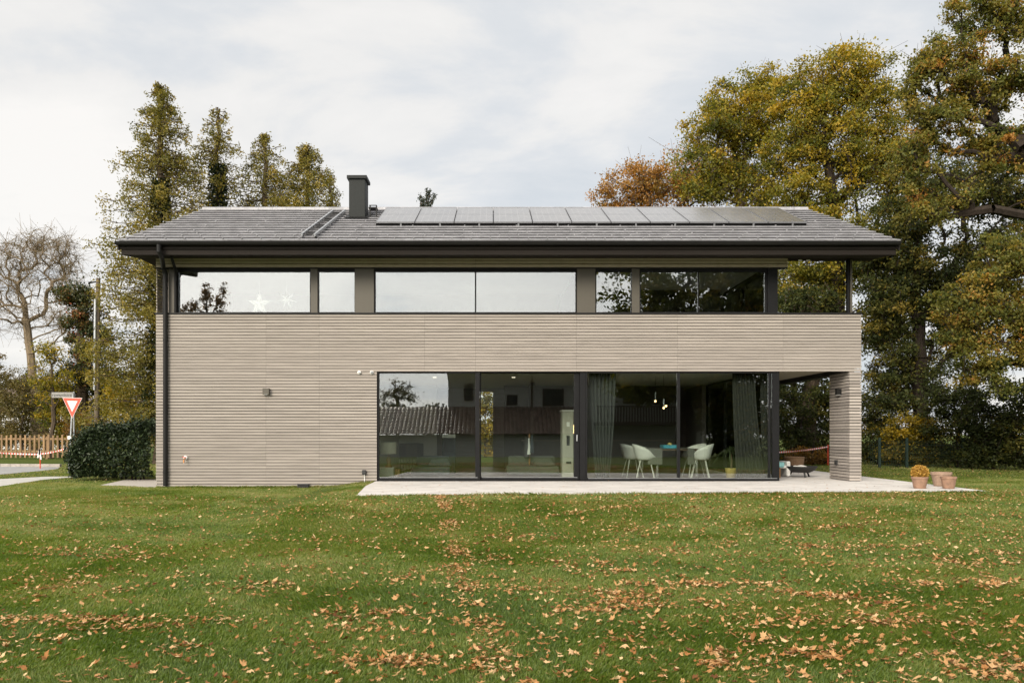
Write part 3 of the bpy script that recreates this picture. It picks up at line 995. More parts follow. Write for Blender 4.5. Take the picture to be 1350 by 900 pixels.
rf = MB()
rows = 14; rp = sl_len / rows; tw = .42
for i in range(rows):
    s0 = i * rp - (.03 if i == 0 else .0); s1 = (i + 1) * rp
    xs = np.arange(RX0 - (tw / 2 if i % 2 else 0), RX1, tw)
    for x in xs:
        a, b = max(x, RX0) + .0016, min(x + tw, RX1) - .0016
        if b - a < .03: continue
        rr = .5 + .5 * (random.random() - .5); dh = random.uniform(-.0015, .0015)
        rf.hexa([SR(a, s0, .017), SR(b, s0, .017), SR(b, s1 + .02, -.03), SR(a, s1 + .02, -.03),
                 SR(a, s0, .043 + dh), SR(b, s0, .043 + dh), SR(b, s1 + .02, -.004), SR(a, s1 + .02, -.004)], t=rr)
        # snow guard nib
        if (i in (0, 1, 2, 3, 5, 7) and int(math.floor((x - RX0) / tw + .6)) % (1 if i < 2 else 3) == 0) and b - a > .25:
            m_ = (a + b) / 2; sg = s0 + .02
            rf.hexa([SR(m_ - .014, sg, .03), SR(m_ + .014, sg, .03), SR(m_ + .014, sg + .09, .03), SR(m_ - .014, sg + .09, .03),
                     SR(m_ - .012, sg, .068), SR(m_ + .012, sg, .068), SR(m_ + .012, sg + .03, .068), SR(m_ - .012, sg + .03, .068)], t=.2)
roof = rf.build('roof', 'roof_tile', Hh, bevel=0)
# rear slope and deck
dk = MB()
dk.extx([(EY + .02, EZ - .05), (RY, RZ - .05), (RY + 5.4, EZ - .05), (RY + 5.4, EZ - .16), (RY, RZ - .16), (EY + .02, EZ - .16)], RX0 + .02, RX1 - .02)
dk.build('roof_deck', 'fascia', roof)
rs = MB()
rs.hexa([(RX0, RY + .0, RZ - .02), (RX1, RY, RZ - .02), (RX1, RY + 5.4, EZ - .045), (RX0, RY + 5.4, EZ - .045),
         (RX0, RY + .0, RZ + .02), (RX1, RY, RZ + .02), (RX1, RY + 5.4, EZ + .02), (RX0, RY + 5.4, EZ + .02)])
rs.build('rear_slope', 'roof_tile', roof)
rd = MB()
x = RX0
while x < RX1 - .05:
    b = min(x + .40, RX1)
    rd.tube([(x + .002, RY, RZ + .0), (b - .002, RY, RZ - .002)], .075, n=10, t=random.random()); x += .40
rd.build('ridge_tile', 'roof_tile', roof)
# rake boards
for xx in (RX0, RX1 - .03):
    MB().extx([(EY, EZ - .003), (RY, RZ - .003), (RY, RZ - .20), (EY, EZ - .20)], xx, xx + .03).build('barge_board', 'fascia', roof)
# fascia, soffit, gutter
FX0, FX1 = X(161, 18.3), X(1180, 18.3)
fz = MB()
fz.box(FX0, FX1, EY + .06, EY + .10, EZ - .285, EZ - .17); fz.box(FX0, FX1, EY + .035, EY + .07, EZ - .169, EZ - .05)
fz.build('fascia', 'fascia', Hh)
sf = MB()
sf.hexa([(FX0, EY + .101, EZ - .285), (FX1, EY + .101, EZ - .285), (FX1, -.03, Z(341)), (FX0, -.03, Z(341)),
         (FX0, EY + .101, EZ - .25), (FX1, EY + .101, EZ - .25), (FX1, -.03, Z(341) + .03), (FX0, -.03, Z(341) + .03)])
sf.box(X(1038) + .002, FX1, -.028, .30, Z(341) + .003, Z(341) + .03)
sf.box(FX0, XL - .002, -.028, 8.7, Z(341) + .003, Z(341) + .03)
sf.build('soffit', 'soffit', Hh)
gt = MB()
gp = [(EY - .13 + .065 + .065 * math.cos(a), EZ - .035 + .065 * math.sin(a)) for a in np.linspace(math.pi, 2 * math.pi, 9)]
gp2 = [(EY - .13 + .065 + .058 * math.cos(a), EZ - .035 + .058 * math.sin(a)) for a in np.linspace(2 * math.pi, math.pi, 9)]
gt.extx(gp + gp2, X(151.5, 18.1), X(1188, 18.1))
gt.extx([(EY - .13, EZ - .035), (EY - .0, EZ - .035), (EY - .065, EZ - .1)], X(151.5, 18.1) - .004, X(151.5, 18.1) + .001)
gt.tube([(X(151.5, 18.1), EY - .132, EZ - .033), (X(1188, 18.1), EY - .132, EZ - .033)], .009, n=8)
gt.build('gutter', 'dark_metal', Hh)
dp = MB()
xg = X(211, 18.2); xd = X(220.0)
dp.tube([(xg, EY - .065, EZ - .09), (xg, EY - .065, EZ - .24), (xg + .03, EY + .02, EZ - .34), (xd - .02, -.16, Z(354)), (xd, -.085, Z(362)), (xd, -.085, Z(372)), (xd, -.085, .05)], .052, n=14)
for zz in (.35, 1.9, 3.4, 4.6):
    dp.tube([(xd, -.085, zz), (xd, -.085, zz + .03)], .058, n=14)
dp.build('downspout', 'dark_metal', Hh, smooth_=False)
dq = MB()
dq.tube([(X(238), -.55, Z(345)), (X(238), -.45, Z(351)), (X(233.5), -.06, Z(359)), (X(232), -.03, Z(364)), (X(232), -.03, SILL + .02)], .034, n=12)
dq.build('downspout', 'dark_metal', Hh)
# chimney
dc = 21.7; sc_ = dc / F
cx0, cx1 = X(460, dc), X(481.3, dc); czb = 6.6; czt = Z(236, dc)
chim = MB().box(cx0, cx1, dc - D, dc - D + .55, czb, czt).build('chimney', 'chimney_metal', Hh, bevel=.01)
cc = MB().box(cx0 - .05, cx1 + .05, dc - D - .05, dc - D + .6, czt + .001, Z(231.5, dc))
cc.build('cap', 'chimney_metal', chim, bevel=.008)
s_ch = (dc - D - EY) / ca
fl = MB()
fl.hexa([SR(cx0 - .1, s_ch - .14, .04), SR(cx1 + .1, s_ch - .14, .04), SR(cx1 + .1, s_ch + .75, .04), SR(cx0 - .1, s_ch + .75, .04),
         SR(cx0 - .1, s_ch - .14, .052), SR(cx1 + .1, s_ch - .14, .052), SR(cx1 + .1, s_ch + .75, .052), SR(cx0 - .1, s_ch + .75, .052)])
fl.build('flashing', 'dark_metal', chim)
# service step beside the chimney
stp = MB()
y_, z_ = dc - D + .35, Z(277, dc + .3)
stp.box(X(485, dc), X(496, dc), y_ - .25, y_ + .0, z_, z_ + .03)
stp.tube([(X(486, dc), y_ - .25, z_ + .07), (X(496, dc), y_ - .25, z_ + .07)], .012, n=6)
for px in (487, 495.5):
    stp.box(X(px, dc) - .015, X(px, dc) + .015, y_ - .24, y_ - .2, z_ - .33, z_ + .07)
stp.build('roof_step', 'dark_metal', Hh)


# roof ladder: from above the eave up to the ridge, two rails and rungs
def on_roof(px, py, h=.0):
    # intersection of the pixel ray with the roof plane raised by h
    k = (HY - py) / F
    a_ = sa / ca
    y = (EZ + h / ca - EY * a_ - EYE - k * D) / (k - a_)
    d = y + D
    return Vector((X(px, d), y, EYE + k * d))


ldr = MB()
A0, A1 = on_roof(398, 309, .09), on_roof(440, 277, .09)
B0, B1 = on_roof(415, 309.5, .09), on_roof(455, 277, .09)
# rails run straight up the slope
for q0, q1 in ((A0, A1), (B0, B1)):
    xx0 = q0.x
    sA = (q0.y - EY) / ca; sB = (q1.y - EY) / ca
    ldr.hexa([SR(q0.x - .022, sA, .06), SR(q0.x + .022, sA, .06), SR(q1.x + .022, sB, .06), SR(q1.x - .022, sB, .06),
              SR(q0.x - .022, sA, .115), SR(q0.x + .022, sA, .115), SR(q1.x + .022, sB, .115), SR(q1.x - .022, sB, .115)], mi=0)
    for u in (.02, .5, .95):
        m_ = q0.lerp(q1, u); sm = (m_.y - EY) / ca
        ldr.box(m_.x - .02, m_.x + .02, m_.y - .02, m_.y + .02, SR(0, sm, .0)[2], SR(0, sm, .10)[2], mi=1)
for i in range(15):
    u = (i + .4) / 15
    a, b = A0.lerp(A1, u), B0.lerp(B1, u)
    ldr.hexa([(a.x, a.y - .025, a.z - .018), (b.x, b.y - .025, b.z - .018), (b.x, b.y + .025, b.z + .002), (a.x, a.y + .025, a.z + .002),
              (a.x, a.y - .025, a.z - .002), (b.x, b.y - .025, b.z - .002), (b.x, b.y + .025, b.z + .018), (a.x, a.y + .025, a.z + .018)], mi=1)
ldr.build('roof_ladder', ['galvanised', 'dark_metal'], Hh)
# ceiling spots in the loggia
for px in (1055, 1065.5):
    o = MB().lathe([(.03, 0), (.045, .0), (.045, .02), (.0, .02)], X(px, 19.35), .15, Z(341) - .017, n=16).build('spotlight', 'paper_white', Hh)

_g = lambda y: EZ - .165 + (y - EY) * sa / ca if y < RY else RZ - .165 - (y - RY) * (RZ - EZ) / 5.4
MB().extx([(.31, 5.305), (8.39, 5.305), (8.39, _g(8.39)), (RY, _g(RY)), (.31, _g(.31))], WX1 - .1, WX1 - .02).build('gable_wall', 'fascia', Hh)
MB().extx([(.31, 5.225), (8.39, 5.225), (8.39, _g(8.39)), (RY, _g(RY)), (.31, _g(.31))], XL + .02, XL + .3).build('gable_wall', 'cladding', Hh)
# ---- interior shell
fl_ = MB()
fl_.box(XL + .31, WX1 - .12, .2, 8.39, -.1, TZ - .02)
fl_.build('room_floor', 'oak_floor', Hh)
cl = MB()
cl.box(XL + .31, WX1 - .12, .31, 8.39, LT + .06, LT + .26)
cl.build('ceiling', 'white_paint', Hh)
MB().box(WX1 - .119, XR - .21, .31, 6.29, LT + .125, LT + .26).build('loggia_deck', 'timber_light', Hh)
MB().box(XL + .31, WX1 - .1, .21, 8.39, 5.24, 5.30).build('ceiling', 'white_paint', Hh)
iw = MB()
iw.box(XL + .31, X(576, 26.0), 6.8, 6.9, TZ - .019, LT + .059)
iw.box(-3.05, -2.95, .32, 6.79, TZ - .019, LT + .059)
iw.box(XL + .31, 1.9, 4.6, 4.7, LT + .261, 5.239)
iw.build('room_wall', 'white_plaster', Hh)
iw = MB()
iw.box(.35, 5.9, 6.8, 6.9, TZ - .019, LT + .059)
iw.box(X(700, 24), X(700, 24) + .1, 5.0, 6.79, TZ - .019, LT + .059)
iw.box(2.0, 2.1, .32, 8.3, LT + .261, 5.239); iw.box(2.11, 6.3, 3.8, 3.9, LT + .261, 5.239)
iw.build('dividing_wall', 'dark_wall', Hh)

# ================================================================== SOLAR PANELS
names_n = ['first', 'second', 'third', 'fourth', 'fifth', 'middle', 'fifth', 'fourth', 'third', 'second', 'outermost']
db, dt_ = 20.3, 22.35
pw_ = (X(1064.7, db) - X(495, db)) / 11
pb, ptop = Vector((0, db - D, Z(292.3, db))), Vector((0, dt_ - D, Z(273.6, dt_)))
sdir = (ptop - pb); slen = sdir.length; sdir.normalize(); snor = Vector((1, 0, 0)).cross(sdir)
proto = None
for i in range(11):
    x0 = X(495, db) + i * pw_
    lab = ('solar panel nearest the chimney, at the left end of the roof row' if i == 0 else
           'solar panel in the middle of the roof row, sixth from the chimney' if i == 5 else
           'solar panel farthest from the chimney, at the right end of the roof row' if i == 10 else
           '%s solar panel from the chimney end of the roof row' % names_n[i] if i < 5 else
           '%s solar panel from the right-hand end of the roof row' % names_n[i])
    if proto is None:
        root = thing('solar_panel', lab, 'solar panel', (x0, pb.y, pb.z), 'solar panels on the roof')

        def T(u, s, h):
            p = Vector((x0 + u, pb.y, pb.z)) + sdir * s + snor * h
            return tuple(p)

        def slab(mb, u0, u1, s0, s1, h0, h1, mi=0):
            mb.hexa([T(u0, s0, h0), T(u1, s0, h0), T(u1, s1, h0), T(u0, s1, h0), T(u0, s0, h1), T(u1, s0, h1), T(u1, s1, h1), T(u0, s1, h1)], mi=mi)
        fr = MB(); g_ = .010; e_ = .014
        slab(fr, g_, pw_ - g_, 0, e_, -.035, 0); slab(fr, g_, pw_ - g_, slen - e_, slen, -.035, 0)
        slab(fr, g_, g_ + e_, e_, slen - e_, -.035, 0); slab(fr, pw_ - g_ - e_, pw_ - g_, e_, slen - e_, -.035, 0)
        fr.build('frame', 'pv_frame', root)
        ce = MB(); slab(ce, g_ + e_, pw_ - g_ - e_, e_, slen / 2 - .011, -.03, -.003); slab(ce, g_ + e_, pw_ - g_ - e_, slen / 2 + .011, slen - e_, -.03, -.003)
        slab(ce, g_ + e_, pw_ - g_ - e_, slen / 2 - .0105, slen / 2 + .0105, -.03, -.0045, mi=1)
        cob = ce.build('cell_sheet', ['pv_cell', 'pv_frame'], root)
        uvl = cob.data.uv_layers.new(name='UVMap')
        for p in cob.data.polygons:
            for li in p.loop_indices:
                v = cob.data.vertices[cob.data.loops[li].vertex_index].co + cob.location + root.location
                uvl.data[li].uv = (v.x - x0, (v - Vector((x0, pb.y, pb.z))).dot(sdir))
        for sa_ in (.05, slen - .35):
            rl = MB(); slab(rl, 0, pw_, sa_, sa_ + .04, -.150 if sa_ < 1 else -.075, -.036); rl.build('rail_and_shade_band', 'dark_metal', root)  # front rail deepened into a dark band standing for shade under the panels
        rl = MB()
        slab(rl, pw_ * .62, pw_ * .62 + .04, .015, .049, -.15, -.036, mi=1); slab(rl, pw_ * .62 - .05, pw_ * .62 + .09, -.03, .09, -.165, -.151)
        rl.build('roof_hook', ['dark_metal', 'galvanised'], root)
        proto = root
    else:
        r2 = proto.copy(); C.objects.link(r2); r2.location = (x0, pb.y, pb.z); r2['label'] = lab
        for ch in proto.children:
            c2 = ch.copy(); C.objects.link(c2); c2.parent = r2

# ================================================================== FIXTURES ON THE WALLS
wl = thing('wall_lamp', 'small square dark grey lamp on the blank left part of the cladding', 'wall lamp', (X(352), -.03, Z(516)), 'square wall lamps')
lb = MB()
lb.box(X(348), X(356.5), -.13, -.031, Z(520), Z(512)); lb.build('housing', 'bronze_panel', wl, bevel=.006)
MB().box(X(349.5), X(355), -.12, -.05, Z(520) - .006, Z(520) - .001).build('lens', 'paper_white', wl)
wl2 = thing('wall_lamp', 'dark square lamp high on the shaded side of the corner pillar', 'wall lamp', (PX0 - .03, .45, Z(515)), 'square wall lamps')
MB().box(PX0 - .11, PX0 - .006, .40, .54, Z(519), Z(511)).build('housing', 'dark_metal', wl2, bevel=.006)
MB().box(PX0 - .10, PX0 - .02, .41, .53, Z(519) - .006, Z(519) - .001).build('lens', 'paper_white', wl2)
tp = thing('outdoor_tap', 'brass garden tap with white collar low on the left of the facade', 'tap', (X(245.5), -.03, Z(606)))
MB().tube([(X(245.5), -.026, Z(603)), (X(245.5), -.06, Z(603))], .045, n=14).build('collar', 'paper_white', tp)
t_ = MB(); t_.tube([(X(245.5), -.05, Z(604)), (X(245.5), -.12, Z(604)), (X(245.5), -.15, Z(606)), (X(245.5), -.155, Z(609.5))], .016, n=10)
t_.build('spout', 'copper', tp)
MB().box(X(243), X(248), -.12, -.10, Z(602.6), Z(601.6)).build('handle', 'tape_red', tp)
sk = thing('outdoor_socket', 'black weatherproof socket low on the wall beside the glass doors', 'socket', (X(480.5), -.03, Z(622)))
MB().box(X(478), X(483), -.09, -.026, Z(625), Z(619)).build('housing', 'black_plastic', sk, bevel=.006)
MB().tube([(X(481), -.07, Z(625)), (X(481), -.06, Z(631)), (X(481.5), -.07, Z(638))], .007, n=6).build('cable', 'paper_white', sk)
sk2 = MB().box(PX0 - .05, PX0 - .006, .62, .72, Z(614), Z(607.5)).build('outdoor_socket', 'black_plastic', bevel=.005)
tag(rebase(sk2, (PX0 - .006, .67, Z(614))), 'black socket box low on the shaded side of the corner pillar', 'socket')
for px, lab in ((474, 'round white camera dome on the cladding, the one away from the glazing'), (490.5, 'round white camera dome on the cladding, touching the glazing corner')):
    r_ = thing('camera_dome', lab, 'camera', (X(px), -.03, Z(491)), 'white camera domes')
    b = MB(); b.tube([(X(px), -.026, Z(491)), (X(px), -.06, Z(491))], .042, n=16); b.build('base', 'paper_white', r_)
    b = MB(); b.tube([(X(px), -.061, Z(491)), (X(px), -.08, Z(491)), (X(px), -.095, Z(491))], [.034, .03, .012], n=14); b.build('lens', 'sign_white' if px < 480 else 'galvanised', r_)
vt = thing('air_vent', 'black boxy air vent at the foot of the cladding in the grass', 'vent', (X(401), -.1, 0))
b = MB(); b.box(X(394), X(408.5), -.16, -.026, -.02, Z(637)); b.build('housing', 'black_plastic', vt, bevel=.008)
b = MB()
for k in range(4): b.box(X(395), X(407.5), -.168, -.161, .015 + k * .02, .025 + k * .02)
b.build('grille', 'dark_metal', vt)

# ================================================================== INTERIOR THINGS
FZ = TZ - .02


def chair_shell_mesh():
    mb = MB(); nth = 28
    rings = [(0, .0), (.08, .0), (.16, .004), (.21, .02), (.235, .05)]
    b = len(mb.v)
    for (r, z) in rings:
        for k in range(nth):
            w_ = 2 * math.pi * k / nth
            mb.v.append((r * math.cos(w_) * 1.02, r * math.sin(w_), .455 + z))
    for q in range(1, 5):
        for k in range(nth):
            w_ = 2 * math.pi * k / nth           # back is at +x
            h = .03 + .33 * (0.5 + .5 * math.cos(w_)) ** .55 if math.cos(w_) > -.97 else .03
            h = h * (1 if math.cos(w_) > -.35 else max(.12, 1 + (math.cos(w_) + .35) * 1.5))
            u = q / 4
            r = .24 + .06 * u + .03 * u * max(0, math.cos(w_))
            mb.v.append((r * math.cos(w_) * 1.02, r * math.sin(w_), .505 + h * u))
    for i in range(8):
        for k in range(nth):
            k2 = (k + 1) % nth
            mb.face((b + i * nth + k, b + i * nth + k2, b + (i + 1) * nth + k2, b + (i + 1) * nth + k))
    return mb


chairs = [(X(834, 21.3), 21.3 - D, 180 + 8, 'white shell chair at the left end of the dining table, behind its neighbour'),
          (X(851, 20.7), 20.7 - D, 180 - 12, 'white shell chair at the left of the dining table, nearest the glass'),
          (X(914, 21.6), 21.6 - D, 12, 'white shell chair at the right of the dining table, behind its neighbour'),
          (X(923, 20.7), 20.7 - D, -10, 'white shell chair at the right of the dining table, nearest the glass')]
ch0 = None
for (x, y, rz, lab) in chairs:
    if ch0 is None:
        ch0 = thing('dining_chair', lab, 'chair', (0, 0, 0), 'white dining chairs')
        s = chair_shell_mesh().build('seat_shell', 'chair_shell', ch0, smooth_=True)
        md = s.modifiers.new('solid', 'SOLIDIFY'); md.thickness = .012
        for sx in (-1, 1):
            for sy in (-1, 1):
                MB().tube([(sx * .12, sy * .12, .46), (sx * .22, sy * .21, .0)], [.014, .011], n=8).build('leg', 'white_paint', ch0)
        r2 = ch0
    else:
        r2 = ch0.copy(); C.objects.link(r2); r2['label'] = lab
        for c_ in ch0.children:
            c2 = c_.copy(); C.objects.link(c2); c2.parent = r2
    r2.location = (x, y, FZ); r2.rotation_euler = (0, 0, R(rz))
# dining table
tx0, tx1, ty0, ty1 = X(852, 21.3), X(917, 21.3), 1.3, 3.6
dtb = thing('dining_table', 'long dark dining table between the white chairs behind the glass', 'table', ((tx0 + tx1) / 2, 2.4, FZ))
MB().box(tx0, tx1, ty0, ty1, FZ + .70, FZ + .74).build('table_top', 'table_wood', dtb, bevel=.006)
for xx in (tx0 + .12, tx1 - .17):
    for yy in (ty0 + .1, ty1 - .15):
        MB().box(xx, xx + .05, yy, yy + .05, FZ, FZ + .699).build('leg', 'chrome', dtb)
for xa, xb in ((X(853, 20.6), X(872, 20.6)), (X(905, 20.6), X(914, 20.6))):
    m_ = MB(); m_.box(xa, xb, ty0 - .012, ty0 - .004, FZ + .36, FZ + .752); m_.box(xa, xb, ty0 - .011, ty1 - .3, FZ + .742, FZ + .752)
    o = rebase(m_.build('table_runner', 'linen_grey'), (xa, ty0, FZ + .742))
    tag(o, 'grey linen runner hanging over the %s end of the dining table' % ('left' if xa < X(880, 20.6) else 'right'), 'table runner', 'grey table runners')
bb = thing('game_box', 'flat blue box lying on the dining table', 'box', (X(881, 21), 1.6, FZ + .755))
MB().box(X(872, 20.9), X(890, 20.9), 1.45, 1.85, FZ + .755, FZ + .80).build('tray', 'box_blue', bb, bevel=.004)
MB().box(X(871.6, 20.9), X(890.4, 20.9), 1.445, 1.855, FZ + .801, FZ + .835).build('lid', 'box_blue', bb, bevel=.004)
o = rebase(MB().lathe([(.0, 0), (.05, 0), (.06, .03), (.02, .06), (.0, .06)], X(881, 21), 1.62, FZ + .837).build('table_candle', 'pot_yellow'), (X(881, 21), 1.62, FZ + .837))
tag(o, 'small pale candle dish sitting on top of the blue box', 'candle')
for px, pyb, yy, lab in ((864, 530, 2.2, 'higher of the two glass pendant lamps, left of the other above the table'), (875, 539, 1.9, 'lower of the two glass pendant lamps with a small cluster of bulbs')):
    d_ = yy + D; zb = Z(pyb, d_)
    pd = thing('pendant_lamp', lab, 'pendant lamp', (X(px, d_), yy, zb), 'pendant lamps over the dining table')
    MB().tube([(X(px, d_), yy, zb + .24), (X(px, d_), yy, LT + .055)], .004, n=6).build('cord', 'black_plastic', pd)
    MB().tube([(X(px, d_), yy, zb + .05), (X(px, d_), yy, zb + .26)], .018, n=10).build('stem', 'chrome', pd)
    pts_ = [(0, 0)] if px < 870 else [(0, 0), (.06, .05)]
    for (ox, oz) in pts_:
        MB().lathe([(.0, 0), (.02, .008), (.028, .03), (.018, .05), (.0, .052)], X(px, d_) + ox, yy, zb + oz, n=12).build('bulb', 'bulb', pd, smooth_=True)


def curtain(label, px_top, px_bot, y, m, folds, tie=0.):
    mb = MB(); d_ = y + D
    nu, nv = 60, 14
    for j in range(nv + 1):
        v = j / nv; z = LT + .05 + (FZ + .02 - LT - .05) * v
        e = v ** 1.6
        x0 = X(px_top[0] + (px_bot[0] - px_top[0]) * e, d_); x1 = X(px_top[1] + (px_bot[1] - px_top[1]) * e, d_)
        for i in range(nu + 1):
            u = i / nu
            mb.v.append((x0 + (x1 - x0) * u, y + .055 * math.sin(u * folds * 6.283 + .6 * math.sin(v * 2 + u * 3)), z))
    for j in range(nv):
        for i in range(nu):
            a = j * (nu + 1) + i
            mb.face((a, a + nu + 1, a + nu + 2, a + 1))
    o = mb.build('curtain', m, smooth_=True)
    md = o.modifiers.new('solid', 'SOLIDIFY'); md.thickness = .006
    rebase(o, (X(sum(px_top) / 2, d_), y, LT + .05))
    tag(o, label, 'curtain', 'floor-length curtains')


curtain('pale sheer curtain at the left edge of the dining room glazing', (777, 812), (786, 803), .38, 'curtain_pale', 7)
curtain('heavy dark grey curtain gathered near the right end of the glazing', (966, 995), (972, 1008), .42, 'curtain', 8)
curtain('narrow dark curtain in the corner by the last glass pane', (1003, 1012), (1006, 1014), .55, 'curtain', 3)

# palm in a yellow pot
dpx = 20.4
pp = Vector((X(963.5, dpx), dpx - D, FZ))
pot = thing('plant_pot', 'pale yellow plant pot holding the palm behind the glass', 'plant pot', tuple(pp))
MB().lathe([(.0, 0), (.105, 0), (.14, .25), (.145, .27), (.125, .27), (.115, .2), (.0, .2)], pp.x, pp.y, pp.z, n=24).build('body', 'pot_yellow', pot, smooth_=True)
MB().lathe([(.0, .201), (.11, .201), (.11, .215), (.0, .22)], pp.x, pp.y, pp.z, n=20).build('soil', 'soil', pot)
pl = thing('palm_plant', 'slim indoor palm with drooping leaves standing in the yellow pot', 'plant', (pp.x, pp.y, pp.z + .21))
MB().tube([(pp.x, pp.y, pp.z + .21), (pp.x + .02, pp.y, pp.z + .45), (pp.x - .01, pp.y, pp.z + .68)], [.03, .024, .02], n=8).build('stem', 'bark_grey', pl)
Q = []; rr = np.random.default_rng(8)
for k in range(46):
    a = rr.uniform(0, 6.28); L_ = rr.uniform(.38, .62); el = rr.uniform(.2, 1.3)
    st = np.array([pp.x - .01, pp.y, pp.z + .62 + rr.uniform(0, .1)]); prev = None
    hd_ = np.array([math.cos(a), math.sin(a), 0]); sd_ = np.array([-math.sin(a), math.cos(a), 0])
    for q in range(6):
        u = q / 5
        pt = st + hd_ * L_ * math.cos(el) * u * 1.1 + np.array([0, 0, L_ * (math.sin(el) * u - 1.05 * u * u)])
        wv = .017 * (1 - u) ** .7 + .001
        cur = (pt - sd_ * wv, pt + sd_ * wv)
        if prev is not None: Q.append([prev[0], prev[1], cur[1], cur[0]])
        prev = cur
quadmesh('fronds', np.array(Q), 4, 'leaf_palm', np.repeat(rr.random(46), 5), pl)
o = rebase(MB().lathe([(.0, 0), (.05, .01), (.075, .045), (.08, .08), (.06, .12), (.0, .14)], X(993, 20), .8, FZ, n=20).build('wooden_ball', 'wood_warm', smooth_=True), (X(993, 20), .8, FZ))
tag(o, 'small round wooden ball on the floor beside the dark curtain', 'ornament')
tcx, tcy = X(1004, 20.9), 1.55
tch = thing('teal_chair', 'teal upholstered chair half hidden behind the dark curtain', 'chair', (tcx, tcy, FZ))
MB().box(tcx - .1, tcx + .45, tcy - .25, tcy + .25, FZ + .28, FZ + .42).build('seat', 'teal', tch, bevel=.04)
bb_ = MB(); bb_.hexa([(tcx - .1, tcy - .27, FZ + .08), (tcx + .14, tcy - .27, FZ + .08), (tcx + .14, tcy - .2, FZ + .08), (tcx - .1, tcy - .2, FZ + .08),
                      (tcx - .09, tcy - .27, FZ + .86), (tcx + .02, tcy - .27, FZ + .80), (tcx + .02, tcy - .2, FZ + .80), (tcx - .09, tcy - .2, FZ + .86)])
bb_.build('backrest', 'teal', tch, bevel=.02)
for sx in (0, .35):
    for sy in (-.18, .18):
        MB().tube([(tcx + sx, tcy + sy, FZ + .3), (tcx + sx, tcy + sy, FZ)], .014, n=8).build('leg', 'wood_warm', tch)
# living room
d1_ = 20.6
wt = thing('side_table', 'white cube side table under the table lamp', 'side table', (X(509, d1_), d1_ - D, FZ))
MB().box(X(498, d1_), X(520, d1_), d1_ - D - .2, d1_ - D + .3, FZ, FZ + .26).build('body', 'white_paint', wt, bevel=.01)
MB().box(X(497.5, d1_), X(520.5, d1_), d1_ - D - .21, d1_ - D + .31, FZ + .261, FZ + .285).build('table_top', 'white_paint', wt, bevel=.005)
lx, ly = X(512, d1_), d1_ - D + .05
tl = thing('table_lamp', 'table lamp with pale drum shade and wooden foot on the white cube', 'lamp', (lx, ly, FZ + .286))
MB().lathe([(.0, 0), (.09, 0), (.09, .02), (.05, .06), (.062, .18), (.04, .26), (.012, .30), (.012, .33), (.0, .33)], lx, ly, FZ + .286, n=20).build('lamp_base', 'wood_warm', tl, smooth_=True)
sh = MB(); sh.lathe([(.20, .33), (.195, .62), (.185, .62), (.19, .33)], lx, ly, FZ + .286, n=28); sh.f = sh.f[:-2]; sh.t = sh.t[:-2]; sh.mi = sh.mi[:-2]
sh.build('lamp_shade', 'lamp_shade', tl, smooth_=True)
o = rebase(MB().box(X(521.5, 20.9), X(528, 20.9), 1.5, 1.8, FZ, FZ + .24).build('wooden_stool', 'wood_warm', bevel=.01), (X(524, 20.9), 1.6, FZ))
tag(o, 'small warm wooden stool box beside the white cube table', 'stool')
tv = thing('wall_screen', 'dark flat television on the pale wall behind the lamp', 'television', (X(541, 25.7), 6.7, Z(594, 25.7)))
MB().box(X(521, 25.9), X(558, 25.9), 6.74, 6.795, Z(605, 25.9), Z(584, 25.9)).build('screen', 'black_plastic', tv, bevel=.004)
MB().box(X(535, 25.9), X(550, 25.9), 6.735, 6.739, Z(603, 25.9), Z(586, 25.9)).build('picture', 'bronze_panel', tv)
bd = thing('low_railing', 'low slatted rail bench in front of the pale back wall', 'bench', (X(548, 23), 23 - D, FZ))
b = MB(); b.box(X(526, 23), X(572, 23), 23 - D, 23 - D + .04, FZ + .42, FZ + .46)
for k in range(12): b.box(X(527 + k * 4, 23), X(528 + k * 4, 23), 23 - D + .005, 23 - D + .03, FZ, FZ + .419)
b.build('rail', 'black_iron', bd)
MB().box(X(526, 23), X(572, 23), 23 - D + .05, 23 - D + .45, FZ + .25, FZ + .29).build('seat', 'table_wood', bd)
for lab, px0, px1, m_, dd in (('dark blue floor sofa below the wall screen', 541, 594, 'sofa_blue', 21.4), ('grey fabric daybed in the middle pane of the living room', 668, 738, 'sofa_grey', 21.6)):
    y0 = dd - D
    sfa = thing('sofa', lab, 'sofa', (X((px0 + px1) / 2, dd), y0, FZ))
    MB().box(X(px0, dd), X(px1, dd), y0, y0 + .9, FZ + .05, FZ + .27).build('seat', m_, sfa, bevel=.06)
    MB().box(X(px0 + 3, dd), X(px1 - 3, dd), y0 + .91, y0 + 1.1, FZ + .05, FZ + .52).build('backrest', m_, sfa, bevel=.06)
    c_ = MB(); xm = X(px0 + (px1 - px0) * .7, dd)
    c_.hexa([(xm - .3, y0 + .1, FZ + .28), (xm + .35, y0 + .15, FZ + .28), (xm + .33, y0 + .6, FZ + .28), (xm - .3, y0 + .6, FZ + .28),
             (xm - .2, y0 + .3, FZ + .45), (xm + .2, y0 + .35, FZ + .47), (xm + .22, y0 + .55, FZ + .46), (xm - .22, y0 + .55, FZ + .44)])
    c_.build('cushion', m_, sfa, bevel=.05)
cab = thing('display_cabinet', 'glass-fronted dark cabinet with a pale top in the living room', 'cabinet', (X(591, 23.2), 4.0, FZ))
b = MB(); cx_0, cx_1 = X(583, 23.2), X(600, 23.2)
b.box(cx_0, cx_1, 4.0, 4.35, FZ, FZ + .55); b.box(cx_0, cx_0 + .03, 4.0, 4.35, FZ + .551, FZ + 1.0); b.box(cx_1 - .03, cx_1, 4.0, 4.35, FZ + .551, FZ + 1.0)
